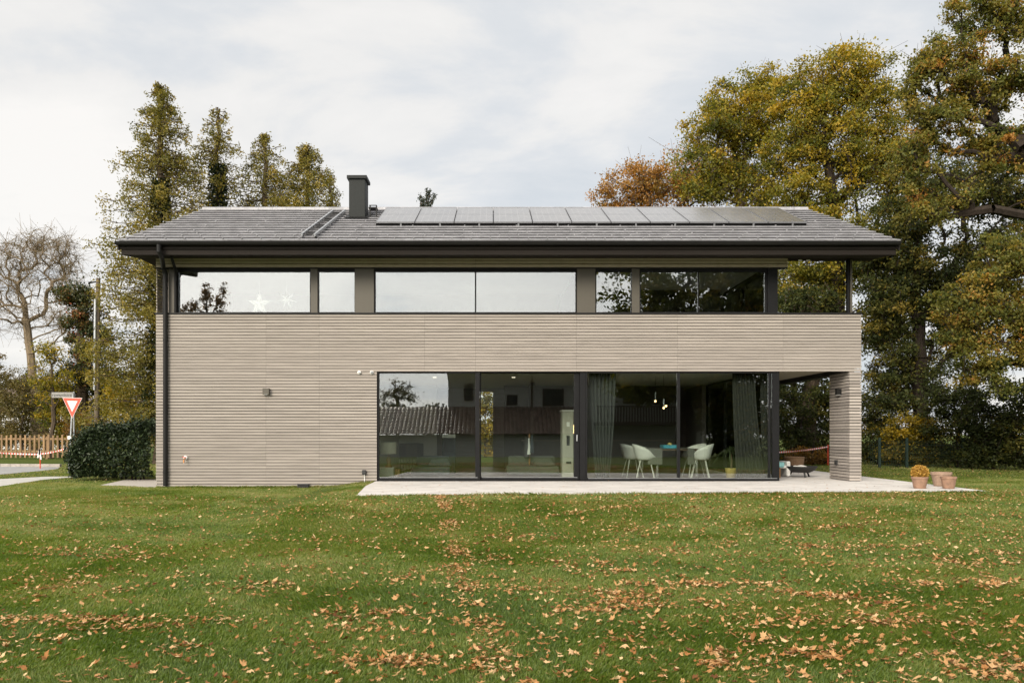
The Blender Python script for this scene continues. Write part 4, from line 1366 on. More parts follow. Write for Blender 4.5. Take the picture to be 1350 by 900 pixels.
b.box(cx_0 + .031, cx_1 - .031, 4.32, 4.35, FZ + .551, FZ + 1.0); b.build('body', 'sofa_blue', cab)
MB().box(cx_0 - .01, cx_1 + .01, 3.99, 4.36, FZ + 1.001, FZ + 1.1).build('top', 'white_paint', cab)
sto = thing('masonry_stove', 'tall white plastered stove column beside the middle door post', 'stove', (X(748, 21.3), 21.3 - D, FZ))
s0, s1 = X(741.5, 21.3), X(756, 21.3); yv = 21.3 - D
MB().box(s0, s1, yv, yv + .6, FZ, Z(542, 21.3)).build('body', 'stove_plaster', sto, bevel=.006)
MB().box(s0 - .02, s1 + .02, yv - .02, yv + .62, Z(542, 21.3) + .001, Z(540, 21.3)).build('top', 'white_paint', sto, bevel=.004)
MB().box(X(747, 21.3), X(751, 21.3), yv - .01, yv - .001, Z(587, 21.3), Z(574, 21.3)).build('firebox_door', 'black_iron', sto)
MB().box(X(746.5, 21.3), X(753, 21.3), yv - .01, yv - .001, Z(611, 21.3), Z(608, 21.3)).build('ash_drawer', 'black_iron', sto)
MB().box(X(747, 21.3), X(751, 21.3), yv - .012, yv - .001, Z(562, 21.3), Z(556, 21.3)).build('thermostat', 'paper_white', sto)
wlm = thing('tube_lamp', 'slim warm glowing tube lamp beyond the white stove column', 'lamp', (X(757.5, 22.5), 22.5 - D, Z(571, 22.5)))
MB().tube([(X(757, 22.6), 22.6 - D, Z(571, 22.6)), (X(757, 22.6), 22.6 - D, Z(560, 22.6))], .025, n=10).build('tube', 'bulb', wlm)
MB().tube([(X(757, 22.6), 22.6 - D, Z(559.9, 22.6)), (X(757, 22.6), 22.6 - D, LT + .055)], .005, n=6).build('cord', 'black_plastic', wlm)
ct = thing('coat_stand', 'wooden coat stand hung with black and white clothes', 'coat stand', (X(697, 22.4), 22.4 - D, FZ))
MB().tube([(X(698, 22.4), 22.4 - D, FZ), (X(698, 22.4), 22.4 - D, FZ + 1.12)], .022, n=8).build('pole', 'wood_warm', ct)
MB().lathe([(.0, 0), (.18, 0), (.16, .03), (.0, .04)], X(698, 22.4), 22.4 - D, FZ, n=16).build('foot', 'wood_warm', ct)
for px, w_, z0, z1, m_ in ((694.5, .07, .45, 1.05, 'black_plastic'), (697, .05, .55, 1.0, 'paper_white'), (701, .06, .6, 1.08, 'sofa_blue')):
    b = MB(); xx = X(px, 22.4); yy = 22.4 - D - .05
    b.hexa([(xx - w_, yy - .07, FZ + z0), (xx + w_, yy - .07, FZ + z0), (xx + w_, yy, FZ + z0), (xx - w_, yy, FZ + z0),
            (xx - w_ * .4, yy - .03, FZ + z1), (xx + w_ * .5, yy - .03, FZ + z1), (xx + w_ * .5, yy + .02, FZ + z1), (xx - w_ * .4, yy + .02, FZ + z1)])
    o = rebase(b.build('hanging_coat', m_, bevel=.02), (xx, yy, FZ + z1))
    tag(o, {'black_plastic': 'black coat on the left of the coat stand', 'paper_white': 'white scarf hanging at the front of the coat stand', 'sofa_blue': 'dark blue jacket on the right of the coat stand'}[m_], 'coat')
kt = thing('kitchen_unit', 'long dark kitchen unit along the back of the dining room', 'kitchen unit', (3.2, 6.2, FZ))
b = MB(); b.box(.9, 5.6, 6.15, 6.79, FZ + .1, FZ + .88); b.build('body', 'dark_wall', kt)
MB().box(.88, 5.62, 6.10, 6.79, FZ + .881, FZ + .92).build('worktop', 'table_wood', kt)
for k in range(7): MB().box(.92 + k * .67, 1.56 + k * .67, 6.125, 6.149, FZ + .12, FZ + .86).build('door', 'bronze_panel', kt)
# recessed ceiling lights
for px, py, lab in ((573, 497, 'small lit ceiling spot seen through the left glass door'), (677, 497, 'small lit ceiling spot seen through the middle glass door')):
    d_ = (LT + .06 - EYE) * F / (HY - py)
    o = rebase(MB().lathe([(.0, -.012), (.045, -.012), (.05, 0), (.0, 0)], X(px, d_), d_ - D, LT + .059, n=14).build('ceiling_spot', 'bulb_small'), (X(px, d_), d_ - D, LT + .059))
    tag(o, lab, 'ceiling light', 'recessed ceiling spots')


# paper stars in the upper window
def star(px, py, r_px, n, inner, lab, y=.22):
    d_ = y + D; r = r_px * d_ / F; mb = MB(); c_ = (X(px, d_), y, Z(py, d_))
    mb.v.append((c_[0], y - .03, c_[2])); mb.v.append((c_[0], y + .03, c_[2]))
    for k in range(2 * n):
        a = math.pi / 2 + k * math.pi / n; q = r if k % 2 == 0 else r * inner
        mb.v.append((c_[0] + q * math.cos(a), y, c_[2] + q * math.sin(a)))
    for k in range(2 * n):
        a, b = 2 + k, 2 + (k + 1) % (2 * n)
        mb.face((0, b, a)); mb.face((1, a, b))
    o = thing('paper_star', lab, 'star', (c_[0], y, c_[2]), 'paper stars in the window')
    mb.build('star', 'star_paper', o)
    MB().tube([(c_[0], y, c_[2] + r), (c_[0], y, ZT)], .002, n=5).build('string', 'paper_white', o)


star(342, 401, 16, 5, .42, 'broad five-pointed white paper star hanging in the upper left window')
star(378, 395, 15, 7, .22, 'spiky thin-rayed white paper star beside the broad one')

# ================================================================== TERRACE THINGS
def pot_thing(name, label, px, py, w_px, h_px, m, rim=.12, group=None):
    x, y = G(px, py, TZ); d_ = y + D; r = w_px * d_ / F / 2; h = h_px * d_ / F
    o = thing(name, label, 'plant pot', (x, y, TZ), group)
    MB().lathe([(.0, 0), (r * .66, 0), (r * .72, h * .1), (r * .93, h * .80), (r * .95, h * .81), (r * 1.0, h * .82), (r * 1.0, h * .985), (r * .97, h), (r * .86, h), (r * .83, h * .75), (.0, h * .75)], x, y, TZ, n=32).build('body', m, o, smooth_=False)
    MB().lathe([(.0, h * .752), (r * .82, h * .752), (r * .82, h * .80), (r * .4, h * .84), (.0, h * .83)], x, y, TZ, n=24).build('soil', 'soil', o)
    return x, y, r, h


px_, py_, r_, h_ = pot_thing('flower_pot', 'terracotta pot filled with a round yellow flowering plant', 1212.5, 643.5, 21, 15.5, 'terracotta', group='terracotta pots at the terrace corner')
pot_thing('flower_pot', 'larger empty clay pot standing behind the smaller one', 1241, 640.5, 26, 18.5, 'terracotta_pale', group='terracotta pots at the terrace corner')
pot_thing('flower_pot', 'small empty clay pot in front of the larger pot, at the terrace edge', 1250.5, 643.8, 20, 16, 'terracotta', group='terracotta pots at the terrace corner')
mum = thing('flowering_plant', 'dense ball of orange-yellow chrysanthemum flowers in the pot', 'plant', (px_, py_, TZ + h_ * .8))
rr = np.random.default_rng(4)
v = nrm(rr.normal(size=(2600, 3))) * (rr.random((2600, 1)) ** .25) * (1 + .05 * rr.normal(size=(2600, 1)))
v = v[v[:, 2] > -.6]
c_ = np.array([px_, py_, TZ + h_ + .085]) + v * np.array([.165, .165, .15])
quadmesh('blossom', leaf_quads(c_, .03, rr, up=.4, aspect=.8), 4, 'flower_mum', rr.random(len(c_)), mum)
MB().tube([(px_, py_, TZ + h_ * .8), (px_, py_, TZ + h_ + .1)], [.02, .05], n=8).build('stem', 'bark', mum)
fx, fy = G(1056, 628.5, TZ); fd = fy + D; fr_ = 20.5 * fd / F
fb = thing('fire_bowl', 'wide black iron fire bowl on short legs under the covered terrace', 'fire bowl', (fx, fy, TZ))
b = MB(); b.lathe([(.0, .11), (fr_ * .55, .12), (fr_ * .85, .18), (fr_, .26), (fr_ * 1.02, .275), (fr_ * .98, .28), (fr_ * .8, .20), (fr_ * .5, .15), (.0, .14)], fx, fy, TZ, n=36)
b.build('bowl', 'black_iron', fb, smooth_=True)
for a in (.5, 2.6, 4.7):
    MB().tube([(fx + .22 * math.cos(a), fy + .22 * math.sin(a), TZ + .15), (fx + .3 * math.cos(a), fy + .3 * math.sin(a), TZ)], [.025, .02], n=8).build('leg', 'black_iron', fb)
b = MB(); rr_ = random.Random(3)
for k in range(9):
    a = rr_.uniform(0, 6.28); q = rr_.uniform(0, .16)
    b.lathe([(.0, 0), (.07, .0), (.05, .05), (.0, .06)], fx + q * math.cos(a) - .03, fy + q * math.sin(a), TZ + .21 + rr_.uniform(0, .04), n=7)
o = b.build('ash_heap', 'ash'); rebase(o, (fx, fy, TZ + .21)); tag(o, 'pale heap of ash and charred wood in the fire bowl', 'ash')
bx_, by_ = G(1047, 622, TZ)
lgb = thing('log_basket', 'round brown wicker basket behind the fire bowl', 'basket', (bx_, by_, TZ))
MB().lathe([(.0, 0), (.22, 0), (.27, .3), (.28, .42), (.26, .42), (.24, .1), (.0, .1)], bx_, by_, TZ, n=26).build('body', 'wicker', lgb)
MB().tube([(bx_ + .27 * math.cos(a), by_ + .27 * math.sin(a), TZ + .42) for a in np.linspace(0, 2 * math.pi, 25)], .02, n=6).build('rim', 'wicker', lgb)
ax, ay = X(1029, 21.2), 21.2 - D
arm = thing('garden_armchair', 'chunky white plastic garden chair half hidden by the door frame', 'chair', (ax, ay, TZ))
b = MB(); b.box(ax - .3, ax + .14, ay - .25, ay + .3, TZ + .22, TZ + .3); b.build('seat', 'white_paint', arm, bevel=.03)
MB().box(ax + .06, ax + .16, ay - .28, ay + .3, TZ + .02, TZ + .4).build('side_panel', 'white_paint', arm, bevel=.03)
MB().box(ax - .3, ax + .05, ay + .31, ay + .38, TZ + .05, TZ + .55).build('backrest', 'white_paint', arm, bevel=.03)


# ================================================================== STREET CORNER (left)
ds = 28.8
sx_, sy_ = X(91, ds), ds - D
sg = thing('yield_sign', 'red and white triangular give-way sign on a grey post at the corner', 'traffic sign', (sx_, sy_, 0))
MB().tube([(sx_, sy_, 0), (X(94.5, ds), sy_, Z(553, ds)), (X(96.5, ds), sy_, Z(519, ds))], .032, n=10).build('post', 'galvanised', sg)
tri = [(83, 523.8), (109.3, 524.4), (96, 551.3)]


def inset(t, k):
    cx = sum(p[0] for p in t) / 3; cy_ = sum(p[1] for p in t) / 3
    return [(cx + (p[0] - cx) * k, cy_ + (p[1] - cy_) * k) for p in t]


def trimesh_(t, y0, y1, name, m):
    q = [(X(p[0], ds), Z(p[1], ds)) for p in t]
    q = [q[0], q[2], q[1]]
    return MB().extr(q, y0, y1).build(name, m, sg)


trimesh_(tri, sy_ - .045, sy_ - .035, 'plate', 'sign_white')
trimesh_(inset(tri, .94), sy_ - .049, sy_ - .0455, 'red_border', 'sign_red')
trimesh_(inset(tri, .54), sy_ - .053, sy_ - .0495, 'white_centre', 'sign_white')
MB().box(X(90.2, ds), X(94.8, ds), sy_ - .06, sy_ + .0, Z(579, ds), Z(574.5, ds)).build('bracket', 'paper_white', sg)
st2 = thing('street_name_sign', 'narrow white street name sign above the give-way sign', 'street sign', (X(97, ds + .25), sy_ + .25, 0))
zq = sy_ + .25; dq_ = ds + .25
MB().tube([(X(97.5, dq_), zq, 0), (X(97.5, dq_), zq, Z(516, dq_))], .028, n=8).build('post', 'galvanised', st2)
for k in range(8):
    pass
MB().box(X(69, dq_), X(98, dq_), zq - .05, zq - .035, Z(524, dq_), Z(517, dq_)).build('plate', 'plate_grey', st2)
tcu = bpy.data.curves.new('lettering', 'FONT'); tcu.body = 'Grawandstraße'; tcu.size = .155; tcu.align_x = 'CENTER'; tcu.extrude = .001
to = bpy.data.objects.new('lettering', tcu); C.objects.link(to); tcu.materials.append(M['sign_black'])
to.parent = st2; to.rotation_euler = (R(90), 0, 0)
to.location = Vector((X(83.2, dq_), zq - .053, Z(522.3, dq_))) - st2.location
bpy.context.view_layer.update()
_lm = bpy.data.meshes.new_from_object(to.evaluated_get(bpy.context.evaluated_depsgraph_get()))
_lo = bpy.data.objects.new('lettering', _lm); C.objects.link(_lo); _lo.parent = st2
_lo.rotation_euler = to.rotation_euler; _lo.location = to.location
bpy.data.objects.remove(to); _lo.name = 'lettering'
# barrier tape
dst = 29.4
stx = X(53, dst)
stk = rebase(MB().tube([(stx, dst - D, -.05), (stx, dst - D, Z(592, dst))], .018, n=8).build('tape_stake', 'sign_red'), (stx, dst - D, 0))
tag(stk, 'thin red stake holding the barrier tape by the kerb', 'stake')


def tape(label, a, b, sag, w=.05, n=34):
    a = Vector(a); b = Vector(b); mb = MB(); prev = None
    for i in range(n + 1):
        u = i / n; p = a.lerp(b, u) - Vector((0, 0, sag * 4 * u * (1 - u)))
        tw = .5 * math.sin(u * 9)
        o_ = Vector((0, math.sin(tw) * w / 2, math.cos(tw) * w / 2))
        cur = (p - o_, p + o_)
        if prev:
            k = len(mb.v); th = Vector((0, .003, 0))
            mb.hexa([prev[0], cur[0], cur[0] + th, prev[0] + th, prev[1], cur[1], cur[1] + th, prev[1] + th], mi=i % 2)
        prev = cur
    o = mb.build('barrier_tape', ['tape_red', 'tape_white'])
    rebase(o, a); tag(o, label, 'barrier tape', 'red and white barrier tapes')


tape('red and white tape running from the stake to the left frame edge', P(-60, 590, dst), (stx, dst - D - .03, Z(598.5, dst)), .06, n=60)
tape('red and white tape running from the stake up to the sign post', (stx, dst - D - .03, Z(598, dst)), (sx_ + .0, sy_ - .04, Z(589.5, ds)), .04, n=22)
b = MB(); zz = Z(592, dst)
for k, (dx, L_) in enumerate(((-.06, .30), (.0, .20), (.05, .36))):
    b.hexa([(stx + dx - .028, dst - D - .05, zz - L_), (stx + dx + .028, dst - D - .05, zz - L_), (stx + dx + .028, dst - D - .04, zz - L_), (stx + dx - .028, dst - D - .04, zz - L_),
            (stx - .03, dst - D - .05, zz), (stx + .03, dst - D - .05, zz), (stx + .03, dst - D - .04, zz), (stx - .03, dst - D - .04, zz)], mi=(0 if k == 1 else 1))
o = b.build('tape_knot', ['tape_red', 'tape_white']); rebase(o, (stx, dst - D - .05, zz - .38)); tag(o, 'dangling white and red tape ends tied round the stake', 'barrier tape')
tape('red and white tape seen through the covered terrace behind the fire bowl', P(1005, 596.5, 26.5), P(1092, 588.5, 29), .05, n=60)
stx2, sty2 = P(1092, 588.5, 29).x, P(1092, 588.5, 29).y
o = rebase(MB().tube([(stx2, sty2 + .03, 0), (stx2, sty2 + .03, Z(586, 29))], .02, n=8).build('tape_stake', 'sign_red'), (stx2, sty2, 0))
tag(o, 'thin stake behind the pillar where the far tape ends', 'stake')

# picket fence
fd_ = 40.0
pf = thing('picket_fence', 'brown wooden picket fence across the street', 'fence', (X(40, fd_), fd_ - D, 0))
b = MB()
pxs = np.arange(-170, 108, 6.15)
for k, px in enumerate(pxs):
    x = X(px, fd_); hgt = 1.17 + random.uniform(-.03, .03); tl_ = random.uniform(-.012, .012)
    y = fd_ - D
    b.hexa([(x - .045, y, .07), (x + .045, y, .07), (x + .045, y + .022, .07), (x - .045, y + .022, .07),
            (x - .045 + tl_, y, hgt), (x + .045 + tl_, y, hgt), (x + .045 + tl_, y + .022, hgt), (x - .045 + tl_, y + .022, hgt)], t=random.random())
b.build('picket_panel', 'fence_wood', pf)
for zz in (.33, .93):
    MB().box(X(-172, fd_), X(107, fd_), fd_ - D + .023, fd_ - D + .07, zz, zz + .09).build('rail', 'fence_wood', pf)
for px in (-150, -80, -10, 60):
    MB().box(X(px, fd_) - .06, X(px, fd_) + .06, fd_ - D + .075, fd_ - D + .2, -.1, 1.1).build('post', 'fence_wood', pf)
# pole
dpl = 34.
pole = thing('utility_pole', 'tall thin wooden pole with a pale conduit and a short arm', 'utility pole', (X(127.5, dpl), dpl - D, 0))
b = MB(); b.tube([(X(127, dpl), dpl - D, 0), (X(129.5, dpl), dpl - D, Z(367, dpl))], [.11, .085], n=12); b.build('post', 'pole_wood', pole)
MB().tube([(X(126.3, dpl), dpl - D - .12, Z(514, dpl)), (X(127.6, dpl), dpl - D - .12, Z(395, dpl))], .055, n=10).build('conduit', 'galvanised', pole)
MB().tube([(X(129.5, dpl), dpl - D, Z(371, dpl)), (X(118, dpl), dpl - D - .1, Z(373.5, dpl))], [.025, .04], n=8).build('arm', 'dark_metal', pole)

# cottage glimpsed through the left trees
cw = thing('white_cottage', 'white walled cottage glimpsed behind the left trees', 'house', (X(45, 62), 62 - D, 0))
MB().box(X(-20, 62), X(84, 62), 62 - D, 62 - D + 7, 0, 3.1).build('wall', 'neighbour_white', cw)
MB().extr([(X(-26, 62), 3.1), (X(90, 62), 3.1), (X(32, 62), 5.2)], 62 - D - .4, 62 - D + 7.4).build('roof', 'neighbour_tile', cw)
for px in (8, 50):
    wn = MB().box(X(px, 62), X(px + 14, 62), 62 - D - .02, 62 - D - .003, 1.0, 2.2).build('window', 'dark_wall', cw)

# ================================================================== VEGETATION
# laurel hedge beside the house
hr = np.random.default_rng(21)
hx0, hx1 = X(109, 22.6), X(212, 22.6)
n = 15000
cx_ = hr.uniform(hx0, hx1, n); q = hr.random(n)
hy = hr.uniform(2.7, 4.6, n)
top = 1.46 - .12 * np.abs(np.sin(cx_ * 2.3)) + .5 * (fbm(cx_ * 1.9, hy * 1.7) - .5) - .75 * np.clip((hx0 + .8 - cx_) / .8, 0, 1) ** 2.2
face = hr.random(n)
cz_ = np.where(face < .42, top + hr.normal(0, .085, n), hr.uniform(.08, 1, n) * top)
bul = .34 * np.sin(np.clip(cz_ / 1.4, 0, 1) * np.pi) + .5 * (fbm(cx_ * 1.3 + 7, cz_ * 1.6) - .5)
hy = np.where((face >= .42) & (face < .85), 2.95 - bul + hr.normal(0, .06, n), hy)
cx_ = np.where(face > .85, hx0 + .25 - bul + hr.normal(0, .06, n), cx_)
c = np.stack([cx_, hy, cz_], 1)
lh = thing('laurel_shrub', 'glossy dark green laurel hedge beside the left corner of the house', 'hedge', ((hx0 + hx1) / 2, 3.5, 0))
quadmesh('foliage', leaf_quads(c, hr.uniform(.07, .125, n), hr, up=.5, aspect=.42, fold=.3), 4, 'leaf_laurel', np.clip(hr.normal(.5, .25, n), 0, 1), lh)
b = MB()
for k in range(16):
    x = random.uniform(hx0 + .3, hx1 - .1); y = random.uniform(3.0, 4.3)
    b.tube([(x, y, 0), (x + random.uniform(-.2, .2), y, .6), (x + random.uniform(-.3, .3), y, 1.15)], [.025, .018, .008], n=5)
b.build('stem', 'bark_dark', lh)


# conifers behind the house: ivy-wrapped, thin drooping outer sprays
def conifer(label, d, px, top_py, half_px_bot, seed, nb=170, zmin=2.0, dens=1.0, ivy=1.0, lsize=.115, power=.66, ivy_top=.75, base_py=None):
    rng = np.random.default_rng(seed)
    foot = np.array([X(px, d), d - D, 0.]); H = Z(top_py, d)
    o = thing('conifer_tree', label, 'tree', tuple(foot), 'conifers behind the house')
    Rb = half_px_bot * d / F
    tr = [foot + np.array([rng.normal(0, .05), rng.normal(0, .05), z]) for z in np.linspace(0, H, 26)]
    a_l, b_l, leafc, leaft = [], [], [], []
    for k in range(nb):
        u = rng.random() ** .85                     # 0 low .. 1 top
        z = zmin + (H - zmin) * u
        Lb = Rb * (1 - u) ** power * rng.uniform(.6, 1.15) + .10
        az = rng.uniform(0, 2 * np.pi); hd = np.array([np.cos(az), np.sin(az), 0])
        m = max(4, int(Lb / .35)); prev = foot * (1, 1, 0) + np.array([0, 0, z])
        rise = rng.uniform(-.05, .45)
        for q in range(1, m + 1):
            v = q / m
            p = foot * (1, 1, 0) + np.array([0, 0, z]) + hd * Lb * v + np.array([0, 0, Lb * (rise * v - .45 * v * v + .25 * v ** 3)]) + rng.normal(0, .05, 3)
            a_l.append(prev); b_l.append(p); prev = p
            nl = int(rng.poisson(dens * 17 * (.55 + .15 * (1 - v) + (1.1 if q == m else 0))) * 1.9 * (1 + 1.6 * (1 - u) ** 4) * min(1, .35 + 3 * (1 - u)))
            if nl:
                off = rng.normal(0, (.13 + .05 * (1 - v)) * min(1, .4 + 2.5 * (1 - u)), (nl, 3)); off[:, 2] -= np.abs(rng.normal(0, .14, nl))
                leafc.append(p + off); leaft.append(np.clip(rng.normal(.5, .16) + rng.normal(0, .16, nl), 0, 1))
    ra = .022
    pos = np.array(tr); par = np.arange(-1, len(tr) - 1)
    cnt = np.linspace(1, .03, len(tr)) * 100 + 1
    limb_mesh(pos, par, cnt, .02, .24, len(tr), 'bark', o, sides=7, extra=(np.array(a_l), np.array(b_l), ra))
    c = np.concatenate(leafc); t = np.concatenate(leaft)
    quadmesh('crown', leaf_quads(c, lsize * rng.uniform(.6, 1.4, len(c)), rng, up=.1, aspect=.42), 4, 'leaf_conifer', t, o)
    if ivy:
        n = int(5200 * ivy); zz = rng.random(n) ** .8 * H * ivy_top
        lump = .5 + .9 * fbm(zz * .9 + seed, zz * 0 + 3.3)
        rr = (.42 + .5 * (1 - zz / (H * ivy_top))) * lump * rng.uniform(.4, 1.0, n) * (.8 + .2 * ivy); az = rng.uniform(0, 6.283, n)
        c = foot + np.stack([np.cos(az) * rr, np.sin(az) * rr, zz], 1)
        quadmesh('ivy', leaf_quads(c, .13 * rng.uniform(.6, 1.3, n), rng, up=.3, aspect=.8), 4, 'leaf_ivy', np.clip(rng.normal(.45, .22, n), 0, 1), o)
    return o


conifer('tallest conifer behind the left roof end, wrapped in dark ivy', 34, 211, 112, 118, 31, nb=380, zmin=1.0, dens=.95, ivy=1.25)
conifer('second tallest conifer, with a dense dark ivy column and thin sides', 37, 287, 143, 104, 32, nb=230, zmin=3, dens=.62, ivy=1.5, ivy_top=.84)
conifer('third conifer from the left, thin enough to show its bare trunk', 38, 350, 179, 108, 33, nb=270, zmin=3, dens=.9, ivy=.25, ivy_top=.6)
conifer('dense short conifer nearest the chimney', 38, 406, 192, 120, 34, nb=330, zmin=3, dens=1.15, ivy=.4, ivy_top=.8)
conifer('low young conifer whose tip shows just left of the chimney', 40, 437, 233, 40, 35, nb=70, zmin=3, dens=.9, ivy=0)

# pine top behind the panels
prn = np.random.default_rng(40)
dpn = 52.
pine = thing('pine_tree', 'thin dark pine top peeking over the middle of the roof', 'tree', (X(562, dpn), dpn - D, 0))
ft = np.array([X(562, dpn), dpn - D, 0.])
sh_ = [((556, 278), (554.5, 258)), ((561, 278), (563, 250)), ((566, 276), (573, 256)), ((563, 275), (567, 252)), ((559, 276), (558, 263))]
a_l = [ft, ft + np.array([0, 0, Z(300, dpn) * .5])]; b_l = [ft + np.array([0, 0, Z(300, dpn) * .5]), np.array(P(562, 276, dpn))]
lc = []
for p0, p1 in sh_:
    A_, B_ = np.array(P(*p0, dpn)), np.array(P(*p1, dpn)); a_l.append(A_); b_l.append(B_)
    for u in np.linspace(.1, 1, 8):
        lc.append(A_ + (B_ - A_) * u + prn.normal(0, .07, (16, 3)))
for k in range(60):
    z = prn.uniform(4, Z(320, dpn)); az = prn.uniform(0, 6.28); A_ = ft + np.array([0, 0, z]); B_ = A_ + np.array([math.cos(az), math.sin(az), .3]) * prn.uniform(1, 2.4)
    a_l.append(A_); b_l.append(B_); lc.append(B_ + prn.normal(0, .3, (40, 3)))
limb_mesh(np.array([ft, ft + [0, 0, 1.]]), np.array([-1, 0]), np.array([2., 2.]), .1, .15, 2, 'bark', pine, extra=(np.array(a_l), np.array(b_l), .05))
c = np.concatenate(lc); quadmesh('crown', leaf_quads(c, .2, prn, up=.2, aspect=.3), 4, 'leaf_pine', prn.random(len(c)), pine)

# bare tree far left
tree('big bare grey tree with spreading twigs at the left edge', 46, [(44, 600), (46, 520), (38, 450), (33, 400)],
     [(0, 350, 55, 38, 3, 70), (45, 345, 50, 38, 3, 80), (80, 335, 26, 30, 2.5, 50), (95, 370, 16, 30, 2, 26), (-40, 380, 40, 50, 3, 50), (20, 400, 60, 40, 3.5, 70), (80, 420, 34, 40, 3, 50), (40, 320, 35, 12, 2, 26)],
     'leaf_bare', 'bark_grey', name='bare_tree', per=7, clump=.75, lsize=.11, r_trunk=.21, r_tip=.012, twigs=10, seed=51, up_pen=.9, tmid=.45, dens=.95)
tree('ivy-covered tree with green, yellow and russet leaves between bare tree and pole', 43, [(106, 600), (108, 500), (105, 400)],
     [(107, 395, 20, 24, 1.5, 30), (108, 440, 24, 40, 1.6, 60), (110, 500, 28, 40, 1.8, 60), (88, 390, 10, 22, 1, 12), (130, 440, 14, 40, 1.2, 24)],
     'leaf_ivy_red', 'bark', name='ivy_clad_tree', per=75, clump=.55, lsize=.19, r_trunk=.3, seed=52, tmid=.55)
tree('small yellow-green tree behind the street sign', 41, [(68, 600), (70, 540), (68, 480)],
     [(66, 470, 22, 18, 1.4, 24), (60, 510, 26, 22, 1.5, 24), (80, 500, 16, 20, 1.2, 18)], 'leaf_lime', 'bark', name='young_tree', per=34, clump=.6, lsize=.17, r_trunk=.1, seed=53, tmid=.55)
# undergrowth behind the fence
for i, (label, d, px, py, rx, rz, ry, n, lf, tm) in enumerate([
        ('brown thicket behind the picket fence at the left edge', 45, -30, 520, 60, 48, 1.6, 90, 'leaf_bare', .4),
        ('dark brown bush left of the give-way sign behind the fence', 44, 30, 530, 42, 42, 1.6, 90, 'leaf_bare', .3),
        ('olive bush behind the give-way sign', 42.5, 78, 540, 26, 32, 1.3, 60, 'leaf_lime', .5),
        ('yellow-green bush right of the utility pole', 40, 168, 530, 44, 40, 1.5, 100, 'leaf_lime', .62),
        ('tall brown thicket far behind the left end of the picket fence', 52, 0, 525, 50, 50, 1.6, 130, 'leaf_bare', .35),
        ('dull green thicket far behind the bare tree trunk', 53, 60, 530, 46, 46, 1.6, 130, 'leaf_brown', .25),
        ('russet low bush at the end of the picket fence', 41.5, 108, 560, 22, 16, 1.0, 34, 'leaf_brown', .6),
        ('green bush behind the utility pole', 44, 138, 500, 26, 60, 1.4, 80, 'leaf_lime', .3)]):
    tree(label, d, [(px, 600), (px, 560), (px + 3, 530)], [(px, py, rx, rz, ry, n), (px, 575, rx * .9, 18, ry, n // 3)], lf, 'bark', name='bush', cat='bush', per=60, clump=.5, lsize=.16, r_trunk=.06, seed=60 + i, tmid=tm, min_z=.1)

# ---- right-hand side
ybias = lambda tips: .22 * np.clip((tips[:, 2] - 8) / 8, -.6, 1)
tree('rounded orange-red maple showing over the right half of the roof', 41, [(872, 600), (872, 420), (868, 300)],
     [(815, 258, 34, 26, 2.2, 40), (850, 245, 36, 28, 2.5, 60), (900, 240, 42, 36, 2.8, 70), (945, 225, 34, 26, 2.5, 50), (870, 290, 80, 30, 3, 60), (835, 222, 16, 12, 1, 8)],
     'leaf_red', name='maple_tree', per=62, clump=.62, lsize=.17, r_trunk=.22, seed=71, tmid=.55, tspread=.24)
tree('tall green-gold tree left of the highest crown on the right', 37, [(985, 600), (982, 420), (975, 240)],
     [(945, 170, 46, 42, 2.6, 90), (990, 150, 52, 46, 2.8, 100), (1005, 110, 30, 22, 2, 30), (940, 235, 50, 40, 2.6, 80), (1000, 220, 60, 50, 3, 110), (1010, 300, 70, 50, 3, 90), (1055, 380, 60, 50, 2.6, 90)],
     'leaf_lime', name='lime_tree', per=72, clump=.62, lsize=.17, r_trunk=.26, seed=72, tmid=.36, tspread=.2, yellow_bias=ybias)
tree('highest golden crown of the right-hand trees with dark forked limbs', 34, [(1108, 600), (1104, 430), (1102, 300), (1090, 200)],
     [(1110, 100, 44, 36, 2.4, 80), (1060, 130, 44, 46, 2.6, 90), (1145, 125, 36, 46, 2.4, 80), (1085, 180, 76, 40, 3, 130), (1135, 215, 56, 50, 2.8, 110), (1050, 240, 44, 46, 2.6, 70), (1095, 290, 80, 36, 3, 100), (1130, 350, 60, 50, 2.6, 90), (1160, 430, 44, 46, 2.4, 70), (1070, 360, 46, 50, 2.4, 80), (1182, 200, 32, 60, 2, 80), (1192, 275, 40, 40, 2, 70)],
     'leaf_lime', 'bark_dark', name='lime_tree', per=74, clump=.58, lsize=.16, r_trunk=.32, seed=73, tmid=.43, tspread=.2, yellow_bias=ybias)
tree('dark green tree behind the corner of the house, low in the shade', 31, [(1215, 600), (1212, 450), (1205, 330)],
     [(1190, 300, 44, 40, 2.2, 70), (1220, 360, 60, 50, 2.4, 110), (1175, 420, 36, 50, 2, 60), (1255, 420, 60, 60, 2.4, 110), (1190, 500, 46, 40, 2, 70), (1250, 250, 56, 40, 2.4, 80), (1300, 330, 60, 60, 2.4, 90), (1310, 240, 60, 50, 2.4, 90), (1360, 280, 50, 60, 2.2, 60), (1185, 365, 46, 50, 2.2, 80), (1165, 330, 30, 30, 2, 40)],
     'leaf_dark', 'bark_dark', name='dark_tree', per=74, clump=.52, lsize=.16, r_trunk=.26, seed=74, tmid=.5)
